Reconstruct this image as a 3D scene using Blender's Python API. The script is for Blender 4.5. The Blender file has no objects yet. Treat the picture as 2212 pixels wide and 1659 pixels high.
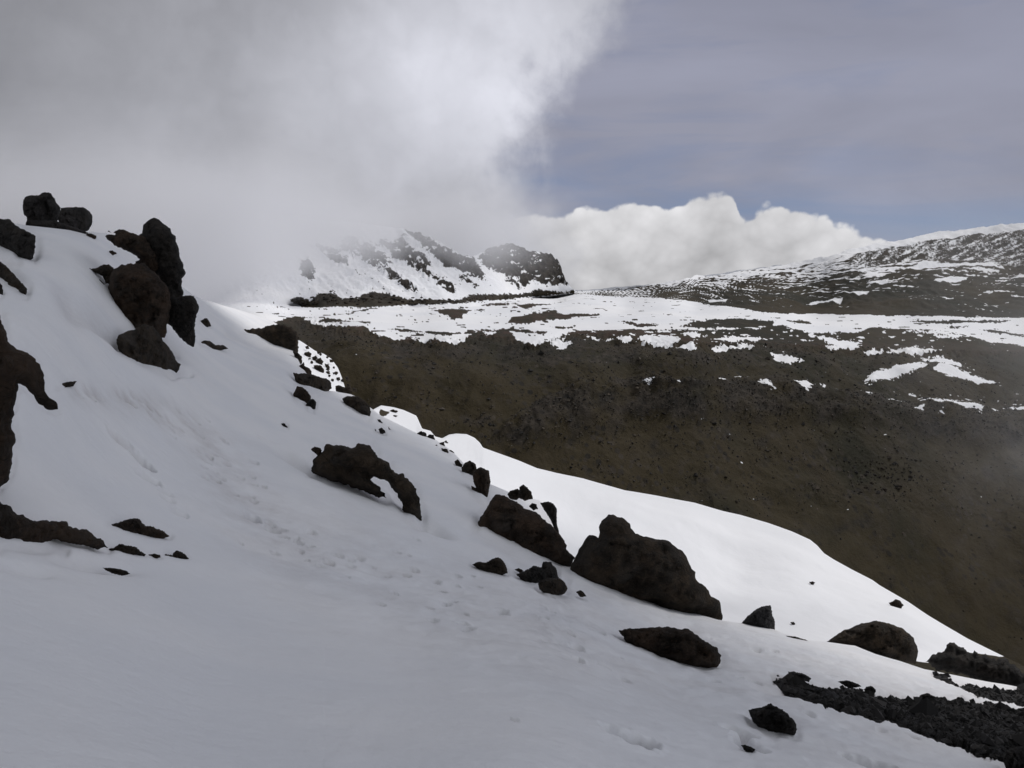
import bpy, math, random
import numpy as np
from mathutils import Vector, geometry, noise as mnoise

random.seed(7); rng = np.random.default_rng(7)
scene = bpy.context.scene
COL = scene.collection

# ---------------------------------------------------------------- camera
W0, H0 = 2212.0, 1659.0          # units in which the outlines below were measured
FPX = 1736.0                     # focal length in those units
TH = math.atan((829.5 - 600.0) / FPX)
CZ = 1.6
cam_d = bpy.data.cameras.new('camera'); cam = bpy.data.objects.new('camera', cam_d); COL.objects.link(cam)
cam.location = (0, 0, CZ); cam.rotation_euler = (math.pi / 2 - TH, 0, 0)
cam_d.sensor_width = 36; cam_d.lens = 36 * FPX / W0; cam_d.clip_start = 0.05; cam_d.clip_end = 60000
scene.camera = cam

# ---------------------------------------------------------------- sun, exposure, render
SUN_AZ, SUN_EL = math.radians(50), math.radians(46)      # to the right of +Y, and up
SDIR = Vector((math.sin(SUN_AZ) * math.cos(SUN_EL), math.cos(SUN_AZ) * math.cos(SUN_EL), math.sin(SUN_EL)))
sl = bpy.data.lights.new('sun', 'SUN'); sl.energy = 2.05; sl.angle = math.radians(2.0); sl.color = (1, .965, .92)
so = bpy.data.objects.new('sun', sl); COL.objects.link(so)
so.rotation_euler = (-SDIR).to_track_quat('-Z', 'Y').to_euler()
scene.view_settings.view_transform = 'Standard'; scene.view_settings.look = 'None'
scene.view_settings.exposure = 0.0; scene.view_settings.gamma = 1.0
scene.render.engine = 'CYCLES'
scene.cycles.use_denoising = True
scene.cycles.volume_step_rate = 1.0; scene.cycles.volume_max_steps = 256
scene.cycles.volume_bounces = 2; scene.cycles.max_bounces = 6

# ---------------------------------------------------------------- helpers: measured direction -> world
def ray(px, py):
    xc = (np.asarray(px, float) - 1106) / FPX; yc = (829.5 - np.asarray(py, float)) / FPX
    return xc, math.cos(TH) + yc * math.sin(TH), -math.sin(TH) + yc * math.cos(TH)
def uv(px, py):
    x, y, z = ray(px, py); return float(x / y), float(z / y)
def P(px, py, Y):
    x, y, z = ray(px, py); t = Y / y
    return np.stack([x * t, y * t + 0 * x, CZ + z * t], -1)
def Z(n, pts):
    sx, sy, s = {1: (0, 351, .2767), 2: (0, 702, .358), 3: (432, 594, .3255), 4: (594, 864, .3174),
                 5: (1242, 1026, .4385), 6: (432, 432, .3906), 7: (1188, 432, .4629), 0: (0, 0, 1)}[n]
    return [(sx + a * s, sy + b * s) for a, b in pts]

# ---------------------------------------------------------------- numpy noise
_perm = rng.permutation(1024); _perm = np.concatenate([_perm, _perm, _perm])
_g3 = rng.normal(size=(1024, 3)); _g3 /= np.linalg.norm(_g3, axis=1)[:, None]
def perlin(x, y, z=None):
    x = np.asarray(x, float); y = np.asarray(y, float); z = np.zeros_like(x) if z is None else np.asarray(z, float)
    xi = np.floor(x).astype(int); yi = np.floor(y).astype(int); zi = np.floor(z).astype(int)
    xf, yf, zf = x - xi, y - yi, z - zi
    f = lambda t: t * t * t * (t * (t * 6 - 15) + 10)
    u, v, w = f(xf), f(yf), f(zf)
    def g(a, b, c):
        h = _perm[(_perm[(_perm[(xi + a) & 1023] + yi + b) & 1023] + zi + c) & 1023]
        gr = _g3[h]; return gr[..., 0] * (xf - a) + gr[..., 1] * (yf - b) + gr[..., 2] * (zf - c)
    l = lambda a, b, t: a + t * (b - a)
    return 1.5 * l(l(l(g(0,0,0), g(1,0,0), u), l(g(0,1,0), g(1,1,0), u), v),
                   l(l(g(0,0,1), g(1,0,1), u), l(g(0,1,1), g(1,1,1), u), v), w)
def fbm(x, y, z=None, o=4, gain=.5, lac=2.03):
    s = 0; a = 1; 
    for i in range(o):
        s = s + a * perlin(x, y, z); x = x * lac + 17.3; y = y * lac + 5.1
        if z is not None: z = z * lac + 9.7
        a *= gain
    return s
def ridged(x, y, z=None, o=4):
    s = 0; a = 1
    for i in range(o):
        s = s + a * (1 - np.abs(perlin(x, y, z)) * 2); x = x * 2.1 + 3.3; y = y * 2.1 + 8.1
        if z is not None: z = z * 2.1 + 1.7
        a *= .5
    return s - 1.0

# ---------------------------------------------------------------- depth of a sheet of ground: thin-plate spline of 1/distance
class Sheet:
    def __init__(s, pts, reg=0.02):
        a = np.array([(p[0] / 500., p[1] / 500., 1. / p[2]) for p in pts]); n = len(a)
        s.c = a[:, :2]; K = s.U(np.linalg.norm(s.c[:, None] - s.c[None], axis=2)) + reg * np.eye(n)
        Q = np.c_[np.ones(n), s.c]; M = np.zeros((n + 3, n + 3)); M[:n, :n] = K; M[:n, n:] = Q; M[n:, :n] = Q.T
        s.w = np.linalg.solve(M, np.r_[a[:, 2], 0, 0, 0])
    @staticmethod
    def U(r): return r * r * np.log(r + 1e-9)
    def inv(s, px, py):
        px = np.asarray(px, float) / 500; py = np.asarray(py, float) / 500; shp = np.broadcast(px, py).shape
        x = np.broadcast_to(px, shp).ravel(); y = np.broadcast_to(py, shp).ravel()
        o = s.w[-3] + s.w[-2] * x + s.w[-1] * y
        for (cx, cy), w in zip(s.c, s.w[:-3]): o = o + w * s.U(np.hypot(x - cx, y - cy))
        return o.reshape(shp)
    def Y(s, px, py, lo=1.2, hi=2500): return 1 / np.clip(s.inv(px, py), 1 / hi, 1 / lo)

def plane_inv(px, py, a=.33, b=-.30, h=1.6):
    x, y, z = ray(px, py); return float((-z / y - a * x / y + b) / h)
A_pts = [(-400, 420, 30), (60, 487, 32), (230, 502, 40), (421, 640, 60), (526, 672, 75), (627, 706, 85), (490, 712, 55), (570, 742, 58),
         (634, 757, 60), (705, 843, 50), (823, 898, 48), (940, 949, 44), (992, 991, 40), (1096, 1063, 34), (1240, 1210, 28), (1558, 1340, 23),
         (1746, 1383, 22), (1996, 1445, 21), (2207, 1484, 21), (2700, 1560, 21), (310, 1000, 15), (0, 1190, 7), (0, 700, 14), (300, 700, 27),
         (0, 560, 23), (380, 800, 24), (700, 1000, 24), (600, 1150, 15), (1060, 1210, 20), (1450, 1400, 15.5), (1670, 1550, 9.5), (1360, 1600, 6.2),
         (2000, 1560, 12), (2212, 1659, 9), (1106, 1659, 4.2), (0, 1659, 2.9), (500, 1400, 7), (900, 1400, 9), (1106, 2400, 1.9), (0, 2400, 1.5),
         (2212, 2400, 2.6), (-500, 1200, 5), (-500, 2400, 1.4), (2800, 2400, 3), (2800, 1800, 7)]
SA = Sheet(A_pts)
B_pts = [(640, 740, 95), (690, 800, 85), (737, 830, 84), (700, 860, 70), (830, 880, 92), (900, 920, 80), (950, 945, 80), (1010, 940, 84), (1000, 1000, 62),
         (1200, 1022, 86), (1500, 1085, 78), (1750, 1170, 66), (1890, 1255, 58), (2170, 1425, 42), (1100, 1100, 52), (1300, 1220, 46), (1300, 1300, 38),
         (1600, 1250, 52), (1650, 1340, 40), (1850, 1380, 38), (2000, 1430, 34), (2200, 1480, 32), (2000, 1550, 28), (1300, 1400, 30), (2500, 1550, 34), (500, 900, 60)]
SB = Sheet(B_pts)
C_pts = [(1240, 636, 1060), (2212, 480, 820), (2700, 430, 800), (1800, 550, 1000), (1480, 603, 1050), (2100, 600, 650), (1750, 676, 600), (2212, 688, 520), (2700, 690, 500), (1500, 650, 800)]
for a in (-300, 200, 560, 760, 960, 1160, 1360, 1560, 1760, 1960, 2160, 2500):
    yr = float(np.interp(a, [560, 700, 800, 1000, 1400, 1900, 2200], [215, 225, 228, 232, 262, 315, 335])); rm = float(np.interp(a, [560, 1000, 1400, 1900, 2212], [722, 738, 742, 762, 780]))
    for t in (0, .12, .3, .55, .9, 1.35, 1.9, 2.5): C_pts.append((a, rm + 400 * t, yr * (1 - .31 * t ** .72)))
C_pts += [(a, b, 15 / ((b - 600) / 1736 - .014)) for a in (-600, -200, 200, 450, 620, 760, 900, 1050, 1200) for b in (652, 662, 676, 694)]
C_pts += [(a, b, 15 / ((b - 600) / 1736 - .014)) for a in (1350, 1500) for b in (665, 680, 700, 718)] + [(1700, 700, 410), (1700, 722, 350), (1950, 715, 420), (1950, 738, 365), (2160, 720, 430)]
SC = Sheet(C_pts, .004)

# ---------------------------------------------------------------- materials
def nt(m): m.use_nodes = True; t = m.node_tree; t.nodes.clear(); return t
class N:
    """small node-graph writer"""
    def __init__(s, t): s.t = t
    def n(s, typ, ins=None, **kw):
        nd = s.t.nodes.new(typ)
        for k, v in kw.items(): setattr(nd, k, v)
        for k, v in (ins or {}).items(): s.set(nd.inputs[k], v)
        return nd
    def set(s, sock, v):
        if hasattr(v, 'is_linked'): s.t.links.new(v, sock)
        else: sock.default_value = v
    def m(s, op, a, b=0.0, c=0.0, clamp=False):
        nd = s.t.nodes.new('ShaderNodeMath'); nd.operation = op; nd.use_clamp = clamp
        s.set(nd.inputs[0], a); s.set(nd.inputs[1], b); s.set(nd.inputs[2], c); return nd.outputs[0]
    def ss(s, x, lo, hi):
        nd = s.t.nodes.new('ShaderNodeMapRange'); nd.interpolation_type = 'SMOOTHSTEP'
        s.set(nd.inputs['Value'], x); s.set(nd.inputs['From Min'], lo); s.set(nd.inputs['From Max'], hi); return nd.outputs[0]
    def lin(s, x, a, b, c, d):
        nd = s.t.nodes.new('ShaderNodeMapRange')
        for k, v in zip(('Value', 'From Min', 'From Max', 'To Min', 'To Max'), (x, a, b, c, d)): s.set(nd.inputs[k], v)
        return nd.outputs[0]
    def noise(s, vec, scale, detail=4, rough=.5, dist=0, out='Fac'):
        nd = s.n('ShaderNodeTexNoise', {'Vector': vec, 'Scale': scale, 'Detail': detail, 'Roughness': rough, 'Distortion': dist}); return nd.outputs[out]
    def mix(s, f, a, b):
        nd = s.t.nodes.new('ShaderNodeMix'); nd.data_type = 'RGBA'
        s.set(nd.inputs[0], f); s.set(nd.inputs[6], a); s.set(nd.inputs[7], b); return nd.outputs[2]
    def mapping(s, vec, scale=(1, 1, 1), loc=(0, 0, 0), rot=(0, 0, 0)):
        return s.n('ShaderNodeMapping', {'Vector': vec, 'Scale': scale, 'Location': loc, 'Rotation': rot}).outputs[0]
def c4(r, g, b): return (r, g, b, 1)

def snow_color(g, vec):
    a = g.noise(vec, .35, 3); return g.mix(g.ss(a, .3, .7), c4(.79, .80, .83), c4(.85, .85, .865))
def mat_snow():
    m = bpy.data.materials.new('snow'); g = N(nt(m)); tc = g.n('ShaderNodeTexCoord').outputs['Object']
    b1 = g.noise(tc, 5, 5, .6); b2 = g.noise(g.mapping(tc, (1, 1.25, 1)), 1.9, 6, .62); b3 = g.noise(tc, 45, 3, .6)
    h = g.m('ADD', g.m('MULTIPLY', b1, .05), g.m('ADD', g.m('MULTIPLY', b2, .12), g.m('MULTIPLY', b3, .006)))
    bump = g.n('ShaderNodeBump', {'Height': h, 'Strength': .55, 'Distance': .6})
    dirt_shade = g.m('MULTIPLY', g.ss(g.noise(tc, .8, 8, .7), .6, .78), .14)
    at = g.n('ShaderNodeAttribute', attribute_name='dirt_shade').outputs['Fac']
    dirt_shade = g.m('ADD', dirt_shade, g.m('MULTIPLY', at, g.lin(g.noise(tc, 4, 6, .65), .3, .7, .55, 1.3)), clamp=True)
    col = g.mix(dirt_shade, snow_color(g, tc), c4(.40, .36, .345))
    bare = g.n('ShaderNodeAttribute', attribute_name='bare').outputs['Fac']
    bf = g.ss(g.m('ADD', bare, g.m('MULTIPLY', g.m('SUBTRACT', g.noise(tc, 6, 5, .65), .5), .9)), -.1, .12)
    rc, rh = rock_graph(g, tc, 2.0, (.006, .0055, .005), (.017, .015, .014), (.010, .010, .011))
    bump = g.n('ShaderNodeBump', {'Height': rh, 'Strength': g.m('MULTIPLY', bf, .9), 'Distance': .15, 'Normal': bump.outputs[0]})
    col = g.mix(bf, col, rc)
    bs = g.n('ShaderNodeBsdfPrincipled', {'Base Color': col, 'Roughness': .65, 'Normal': bump.outputs[0], 'Specular IOR Level': .25})
    g.n('ShaderNodeOutputMaterial', {'Surface': bs.outputs[0]}); return m
def rock_graph(g, vec, sc=1.0, c1=(.028, .022, .018), c2=(.062, .042, .028), c3=(.05, .047, .047)):
    n1 = g.noise(vec, 1.1 * sc, 5, .6); n2 = g.noise(vec, 7 * sc, 6, .7); n3 = g.noise(vec, .6 * sc, 2)
    vor = g.n('ShaderNodeTexVoronoi', {'Vector': vec, 'Scale': 9 * sc, 'Randomness': 1.0}).outputs['Distance']
    col = g.mix(g.ss(n1, .38, .66), c4(*c1), c4(*c2)); col = g.mix(g.m('MULTIPLY', g.ss(n3, .5, .7), .6), col, c4(*c3))
    col = g.mix(g.m('MULTIPLY', g.ss(n2, .5, .75), .5), col, c4(*[v * 1.9 for v in c2]))
    crk = g.n('ShaderNodeTexVoronoi', {'Vector': g.mapping(vec, (1, 1, 1.6), rot=(.4, .3, .2)), 'Scale': 1.6 * sc}, feature='DISTANCE_TO_EDGE').outputs['Distance']
    h = g.m('ADD', g.m('MULTIPLY', n2, .75), g.m('ADD', g.m('MULTIPLY', n1, .6), g.m('MULTIPLY', g.ss(crk, 0, .06), .22)))
    return col, h
def mat_rock(name, c1, c2, c3):
    m = bpy.data.materials.new(name); g = N(nt(m)); tc = g.n('ShaderNodeTexCoord').outputs['Object']
    col, h = rock_graph(g, tc, 1.5, c1, c2, c3)
    bump = g.n('ShaderNodeBump', {'Height': h, 'Strength': 1.0, 'Distance': .2})
    bs = g.n('ShaderNodeBsdfPrincipled', {'Base Color': col, 'Roughness': .92, 'Normal': bump.outputs[0], 'Specular IOR Level': .2})
    g.n('ShaderNodeOutputMaterial', {'Surface': bs.outputs[0]}); return m
def mat_ground():
    """bare ground with snow lying where the 'snow' attribute says"""
    m = bpy.data.materials.new('ground_and_snow'); g = N(nt(m)); tc = g.n('ShaderNodeTexCoord').outputs['Object']
    at = g.n('ShaderNodeAttribute', attribute_name='snow').outputs['Fac']
    ed = g.m('MULTIPLY', g.m('SUBTRACT', g.noise(tc, .35, 7, .7), .5), .9)
    s = g.ss(g.m('ADD', at, ed), -.2, .22)
    tc = g.mapping(tc, (1, .55, 1.2)); n1 = g.noise(tc, .012, 5, .6); n2 = g.noise(tc, .06, 6, .65); n3 = g.noise(tc, .55, 6, .75)
    vs = g.n('ShaderNodeTexVoronoi', {'Vector': tc, 'Scale': .42, 'Randomness': 1.0}); peb = g.m('MULTIPLY', g.ss(vs.outputs['Distance'], .42, .28), g.ss(g.noise(tc, .05, 5, .65), .42, .58))
    red = g.n('ShaderNodeAttribute', attribute_name='red').outputs['Fac']
    col = g.mix(g.ss(n1, .40, .60), c4(.036, .0275, .0135), c4(.016, .0155, .008))
    col = g.mix(red, col, c4(.052, .030, .021))
    col = g.mix(g.m('MULTIPLY', g.ss(n2, .45, .75), .7), col, c4(.041, .031, .018))
    col = g.mix(g.m('MULTIPLY', g.ss(n3, .52, .72), .6), col, c4(.018, .015, .012))
    roc = g.n('ShaderNodeAttribute', attribute_name='rocky').outputs['Fac']
    col = g.mix(roc, col, g.mix(g.ss(g.m('ADD', g.m('MULTIPLY', n3, .5), g.m('MULTIPLY', g.noise(tc, .12, 6, .7), .5)), .40, .58), c4(.010, .009, .008), c4(.044, .036, .029)))
    col = g.mix(g.m('MULTIPLY', peb, .75), col, g.mix(g.n('ShaderNodeSeparateColor', {0: vs.outputs['Color']}).outputs[0], c4(.006, .006, .006), c4(.055, .045, .036)))
    col = g.mix(s, col, snow_color(g, g.mapping(tc, (.05, .05, .05))))
    h = g.m('ADD', g.m('MULTIPLY', n3, 1.0), g.m('MULTIPLY', n2, 3.0)); st = g.lin(s, 0, 1, .5, .1)
    bump = g.n('ShaderNodeBump', {'Height': h, 'Strength': st, 'Distance': 1.0})
    bs = g.n('ShaderNodeBsdfPrincipled', {'Base Color': col, 'Roughness': .9, 'Normal': bump.outputs[0], 'Specular IOR Level': .15})
    g.n('ShaderNodeOutputMaterial', {'Surface': bs.outputs[0]}); return m
M_SNOW = mat_snow(); M_GROUND = mat_ground()
M_ROCK = mat_rock('dark_brown_rock', (.020, .016, .012), (.054, .039, .026), (.046, .042, .038))
M_RED = mat_rock('reddish_rock', (.022, .0165, .0125), (.060, .039, .026), (.050, .043, .037))
M_BLACK = mat_rock('black_rock', (.013, .012, .011), (.034, .029, .025), (.050, .047, .046))
M_GREY = mat_rock('grey_rock', (.028, .027, .028), (.07, .068, .068), (.12, .12, .125))
MATS = {'k': M_ROCK, 'r': M_RED, 'b': M_BLACK, 'g': M_GREY}

# ---------------------------------------------------------------- world: sky with cloud
def build_world():
    w = bpy.data.worlds.new('World'); scene.world = w; g = N(nt(w))
    tc = g.n('ShaderNodeTexCoord').outputs['Generated']
    sp = g.n('ShaderNodeSeparateXYZ', {0: tc}); x, y, z = sp.outputs
    ys = g.m('MAXIMUM', y, .06); u = g.m('DIVIDE', x, ys); v = g.m('DIVIDE', z, ys)
    sky = g.n('ShaderNodeTexSky', sky_type='NISHITA', sun_disc=False, sun_elevation=SUN_EL, sun_rotation=SUN_AZ, altitude=4500, air_density=1.0, dust_density=.6)
    skyc = g.n('ShaderNodeVectorMath', {0: sky.outputs[0], 3: .085}, operation='SCALE').outputs[0]
    def curve(x_, pts, xr, yr):
        nd = g.n('ShaderNodeFloatCurve'); c = nd.mapping.curves[0]
        t = g.lin(x_, xr[0], xr[1], 0, 1); g.set(nd.inputs['Value'], t)
        pts = sorted(((a - xr[0]) / (xr[1] - xr[0]), (b - yr[0]) / (yr[1] - yr[0])) for a, b in pts)
        while len(c.points) < len(pts): c.points.new(.5, .5)
        for p, (a, b) in zip(c.points, pts): p.location = (a, b); p.handle_type = 'AUTO'
        nd.mapping.update(); return g.lin(nd.outputs[0], 0, 1, yr[0], yr[1])
    # thin high veil over the blue
    stv = g.mapping(tc, (1.4, 1.4, 9), rot=(0, math.radians(7), 0))
    streak = g.noise(stv, 2.2, 5, .55, .4)
    veil = g.m('ADD', g.lin(v, .06, .17, .45, 1.0), g.m('MULTIPLY', g.m('SUBTRACT', streak, .5), 1.7), clamp=True)
    veilc = g.mix(g.lin(v, .0, .5, 0, 1), c4(.33, .34, .42), c4(.24, .25, .325))
    veilc = g.n('ShaderNodeVectorMath', {0: veilc, 3: g.lin(g.noise(g.mapping(tc, (1, 1, 3), rot=(0, -.25, 0)), 2.4, 5, .5, .5), .3, .7, .86, 1.16)}, operation='SCALE').outputs[0]
    col = g.mix(veil, g.mix(.75, skyc, c4(.13, .175, .31)), veilc)
    # cumulus bank on the horizon
    top = [uv(a, b) for a, b in [(900, 520), (1040, 470), (1130, 458), (1200, 456), (1280, 447), (1345, 427), (1400, 434), (1450, 447), (1500, 414), (1548, 400), (1590, 425),
                                 (1606, 462), (1640, 442), (1700, 436), (1760, 455), (1830, 482), (1880, 500), (1930, 528), (2050, 575), (2212, 640)]]
    hc = curve(u, top, (-.15, .75), (-.05, .15))
    puffv = g.n('ShaderNodeTexVoronoi', {'Vector': g.mapping(tc, (1, 1, 1.2)), 'Scale': 26.0, 'Detail': 2.0, 'Roughness': .5}, feature='F1').outputs['Distance']
    n_w = g.m('SUBTRACT', g.noise(tc, 30, 6, .6), .5)
    edge = g.m('ADD', g.m('SUBTRACT', hc, v), g.m('ADD', g.m('MULTIPLY', n_w, .014), g.m('MULTIPLY', g.m('SUBTRACT', .42, puffv), .016)))
    cm = g.ss(edge, -.004, .0025)
    puff = g.noise(g.mapping(tc, (1, 1, 1.3)), 11, 7, .55, .5)
    cb = g.m('ADD', g.lin(edge, 0, .09, .78, .61), g.m('MULTIPLY', g.m('SUBTRACT', puff, .5), .34))
    cb = g.m('ADD', cb, g.m('MULTIPLY', g.m('SUBTRACT', .35, puffv), .18))
    ccol = g.n('ShaderNodeVectorMath', {0: (1, .995, 1.02), 3: cb}, operation='SCALE').outputs[0]
    col = g.mix(cm, col, ccol)
    # the big cloud that wraps the mountain: right edge as a function of height
    ed = [uv(a, b)[::-1] for a, b in [(1270, 700), (1270, 520), (1235, 440), (1200, 390), (1195, 335), (1215, 270), (1245, 190), (1300, 100), (1340, 20)]] + [(.55, .30), (.9, .5)]
    ub = curve(v, ed, (-.1, .9), (-.2, .7))
    bil = g.m('SUBTRACT', .33, g.n('ShaderNodeTexVoronoi', {'Vector': g.n('ShaderNodeVectorMath', {0: tc, 1: g.n('ShaderNodeVectorMath', {0: g.noise(tc, 6, 5, .6, out='Color'), 3: .16}, operation='SCALE').outputs[0]}, operation='ADD').outputs[0], 'Scale': 7.0, 'Detail': 2.0, 'Roughness': .6}, feature='F1').outputs['Distance'])
    bu, bv = uv(1000, 130); bu2, bv2 = uv(1120, 230)
    def blob(cu, cv, ru, rv): return g.m('EXPONENT', g.m('MULTIPLY', -1.0, g.m('ADD', g.m('POWER', g.m('DIVIDE', g.m('SUBTRACT', u, cu), ru), 2.0), g.m('POWER', g.m('DIVIDE', g.m('SUBTRACT', v, cv), rv), 2.0))))
    wn = g.m('SUBTRACT', g.noise(tc, 4.0, 10, .62, .6), .5); wf = g.m('SUBTRACT', g.noise(g.mapping(tc, (1, 1, .7), rot=(0, .6, 0)), 16, 8, .6, .8), .5)
    e2 = g.m('ADD', g.m('ADD', g.m('SUBTRACT', ub, u), .035), g.m('ADD', g.m('ADD', g.m('MULTIPLY', wn, .26), g.m('MULTIPLY', bil, .08)), g.m('MULTIPLY', wf, .10)))
    bm = g.ss(e2, -.055, .085)
    lf = g.m('SUBTRACT', g.noise(g.mapping(tc, (1, 1, .8)), 2.6, 5, .5, .3), .5)
    bb = curve(g.m('SUBTRACT', ub, u), [(-.1, .48), (0, .50), (.06, .52), (.16, .51), (.3, .44), (.5, .36), (.8, .29), (1.2, .25)], (-.1, 1.2), (0, 1))
    bb = g.m('MULTIPLY', bb, g.lin(v, -.02, .12, 1.04, 1.0)); bb = g.m('ADD', bb, g.m('ADD', g.m('MULTIPLY', blob(bu, bv, .17, .13), .27), g.m('MULTIPLY', blob(bu2, bv2, .09, .10), .06)))
    bb = g.m('ADD', bb, g.m('MULTIPLY', bil, g.lin(u, -.5, .0, .05, .17)))
    bb = g.m('ADD', bb, g.m('MULTIPLY', lf, .13)); bb = g.m('ADD', bb, g.m('MULTIPLY', wn, .10)); bb = g.m('ADD', bb, .035); bb = g.m('ADD', bb, g.m('MULTIPLY', wf, .06))
    bcol = g.n('ShaderNodeVectorMath', {0: (.962, .975, 1.075), 3: g.m('MAXIMUM', bb, .12)}, operation='SCALE').outputs[0]
    col = g.mix(bm, col, bcol)
    # overcast behind and overhead
    back = g.n('ShaderNodeVectorMath', {0: (.965, 1.0, 1.085), 3: g.m('ADD', g.lin(g.noise(tc, 1.6, 4), .3, .7, .36, .50), g.m('MULTIPLY', g.m('MAXIMUM', x, -.5), .24))}, operation='SCALE').outputs[0]
    col = g.mix(g.ss(y, .45, .12), col, back)
    bg = g.n('ShaderNodeBackground', {'Color': col, 'Strength': 1.0})
    g.n('ShaderNodeOutputWorld', {'Surface': bg.outputs[0]})
build_world()
scene.world.cycles.sampling_method = 'MANUAL'; scene.world.cycles.sample_map_resolution = 512

# ---------------------------------------------------------------- mesh helpers
def mesh_np(name, v, f, mat, parent=None, smooth=True, attrs=None):
    me = bpy.data.meshes.new(name); v = np.asarray(v, np.float32); f = np.asarray(f, np.int32); k = f.shape[1]
    me.vertices.add(len(v)); me.vertices.foreach_set('co', v.ravel())
    me.loops.add(f.size); me.loops.foreach_set('vertex_index', f.ravel())
    me.polygons.add(len(f)); me.polygons.foreach_set('loop_start', np.arange(0, f.size, k, dtype=np.int32))
    me.polygons.foreach_set('use_smooth', np.full(len(f), smooth)); me.update(calc_edges=True)
    for an, av in (attrs or {}).items():
        a = me.attributes.new(an, 'FLOAT', 'POINT'); a.data.foreach_set('value', np.asarray(av, np.float32))
    me.materials.append(mat); o = bpy.data.objects.new(name, me); COL.objects.link(o)
    if parent is not None: o.parent = parent
    return o
def grid_faces(r, c):
    i = np.arange(r * c).reshape(r, c)
    return np.stack([i[:-1, :-1], i[1:, :-1], i[1:, 1:], i[:-1, 1:]], -1).reshape(-1, 4)
def tag(o, label=None, cat=None, group=None, kind=None):
    for k, v in (('label', label), ('category', cat), ('group', group), ('kind', kind)):
        if v: o[k] = v
    return o
def chain(pts):
    p = np.array(sorted(pts)); return lambda x: np.interp(x, p[:, 0], p[:, 1])
def inside(px, py, poly):
    c = np.zeros(px.shape, bool); n = len(poly)
    for i in range(n):
        x1, y1 = poly[i]; x2, y2 = poly[(i + 1) % n]
        if y1 == y2: continue
        k = ((y1 > py) != (y2 > py)) & (px < (x2 - x1) * (py - y1) / (y2 - y1) + x1); c ^= k
    return c
def segdist(px, py, poly, closed=True):
    d = np.full(px.shape, 1e9); n = len(poly)
    for i in range(n if closed else n - 1):
        x1, y1 = poly[i]; x2, y2 = poly[(i + 1) % n]; dx, dy = x2 - x1, y2 - y1; L = dx * dx + dy * dy + 1e-9
        t = np.clip(((px - x1) * dx + (py - y1) * dy) / L, 0, 1); d = np.minimum(d, np.hypot(px - x1 - t * dx, py - y1 - t * dy))
    return d
def sd_poly(px, py, poly, pad=14):
    """signed distance, positive inside; -pad outside the padded box"""
    a = np.array(poly); m = (px > a[:, 0].min() - pad) & (px < a[:, 0].max() + pad) & (py > a[:, 1].min() - pad) & (py < a[:, 1].max() + pad)
    o = np.full(px.shape, -float(pad))
    if m.any():
        x, y = px[m], py[m]; d = segdist(x, y, poly); o[m] = np.where(inside(x, y, poly), d, -np.minimum(d, pad))
    return o

# ---------------------------------------------------------------- near slope
A_crest = chain([(-900, 350), (-400, 420), (0, 476), (58, 486), (177, 499), (230, 504), (300, 540), (380, 610), (421, 640), (432, 644), (480, 659), (526, 672), (590, 694), (603, 702), (618, 728), (634, 757),
                 (648, 785), (662, 806), (686, 835), (705, 843), (725, 846), (757, 851), (779, 860), (800, 880), (823, 898), (860, 916), (901, 936), (940, 949), (965, 966), (985, 983), (992, 991),
                 (1030, 1030), (1060, 1046), (1096, 1061), (1118, 1074), (1165, 1080), (1185, 1110), (1213, 1170), (1236, 1225), (1300, 1262), (1400, 1292), (1470, 1316), (1558, 1340), (1602, 1346), (1672, 1359), (1694, 1369),
                 (1746, 1383), (1786, 1386), (1847, 1394), (1891, 1412), (1944, 1427), (1996, 1445), (2053, 1456), (2119, 1469), (2207, 1484), (2500, 1530), (3000, 1600)])
def cols(step, lo=-700, hi=2900):
    return np.concatenate([np.arange(lo, -60, 12), np.arange(-60, 2280, step), np.arange(2280, hi, 12)])
def sheet_grid(S, crest, px, depth_rows, roll, drop, crest_jit=0):
    """rows: hidden far side first (rolls over and falls away behind the crest), then crest to near"""
    c = crest(px)
    t = depth_rows[:, None] / depth_rows[-1]; end = np.max(c) + 300 if depth_rows[-1] < 1500 else 2900.; w = np.exp(-((px[:, None] - px[None]) / 70.) ** 2); cs = (w * c[None]).sum(1) / w.sum(1)
    PY = cs[None] + t * (end - cs)[None]; PY = PY + (c - cs)[None] * np.exp(-(PY - cs[None]) / 70.); PX = np.broadcast_to(px, PY.shape)
    Y = S.Y(PX, PY); V = P(PX, PY, Y)
    x, y, z = ray(px, c); Yc = Y[0]; sl = z / y                       # line of sight slope at the crest
    dist = np.array(roll)[::-1][:, None]; Yb = Yc[None] + dist
    Vb = np.stack([x / y * Yb, Yb, V[0][None, :, 2] + sl * dist - drop * dist - .012 * np.minimum(dist, 40) ** 1.7], -1)
    return np.concatenate([Vb, V], 0), np.concatenate([np.broadcast_to(c, (len(roll), len(px))) * 1.0, PY]), np.broadcast_to(px, (len(roll) + len(t), len(px)))

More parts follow.
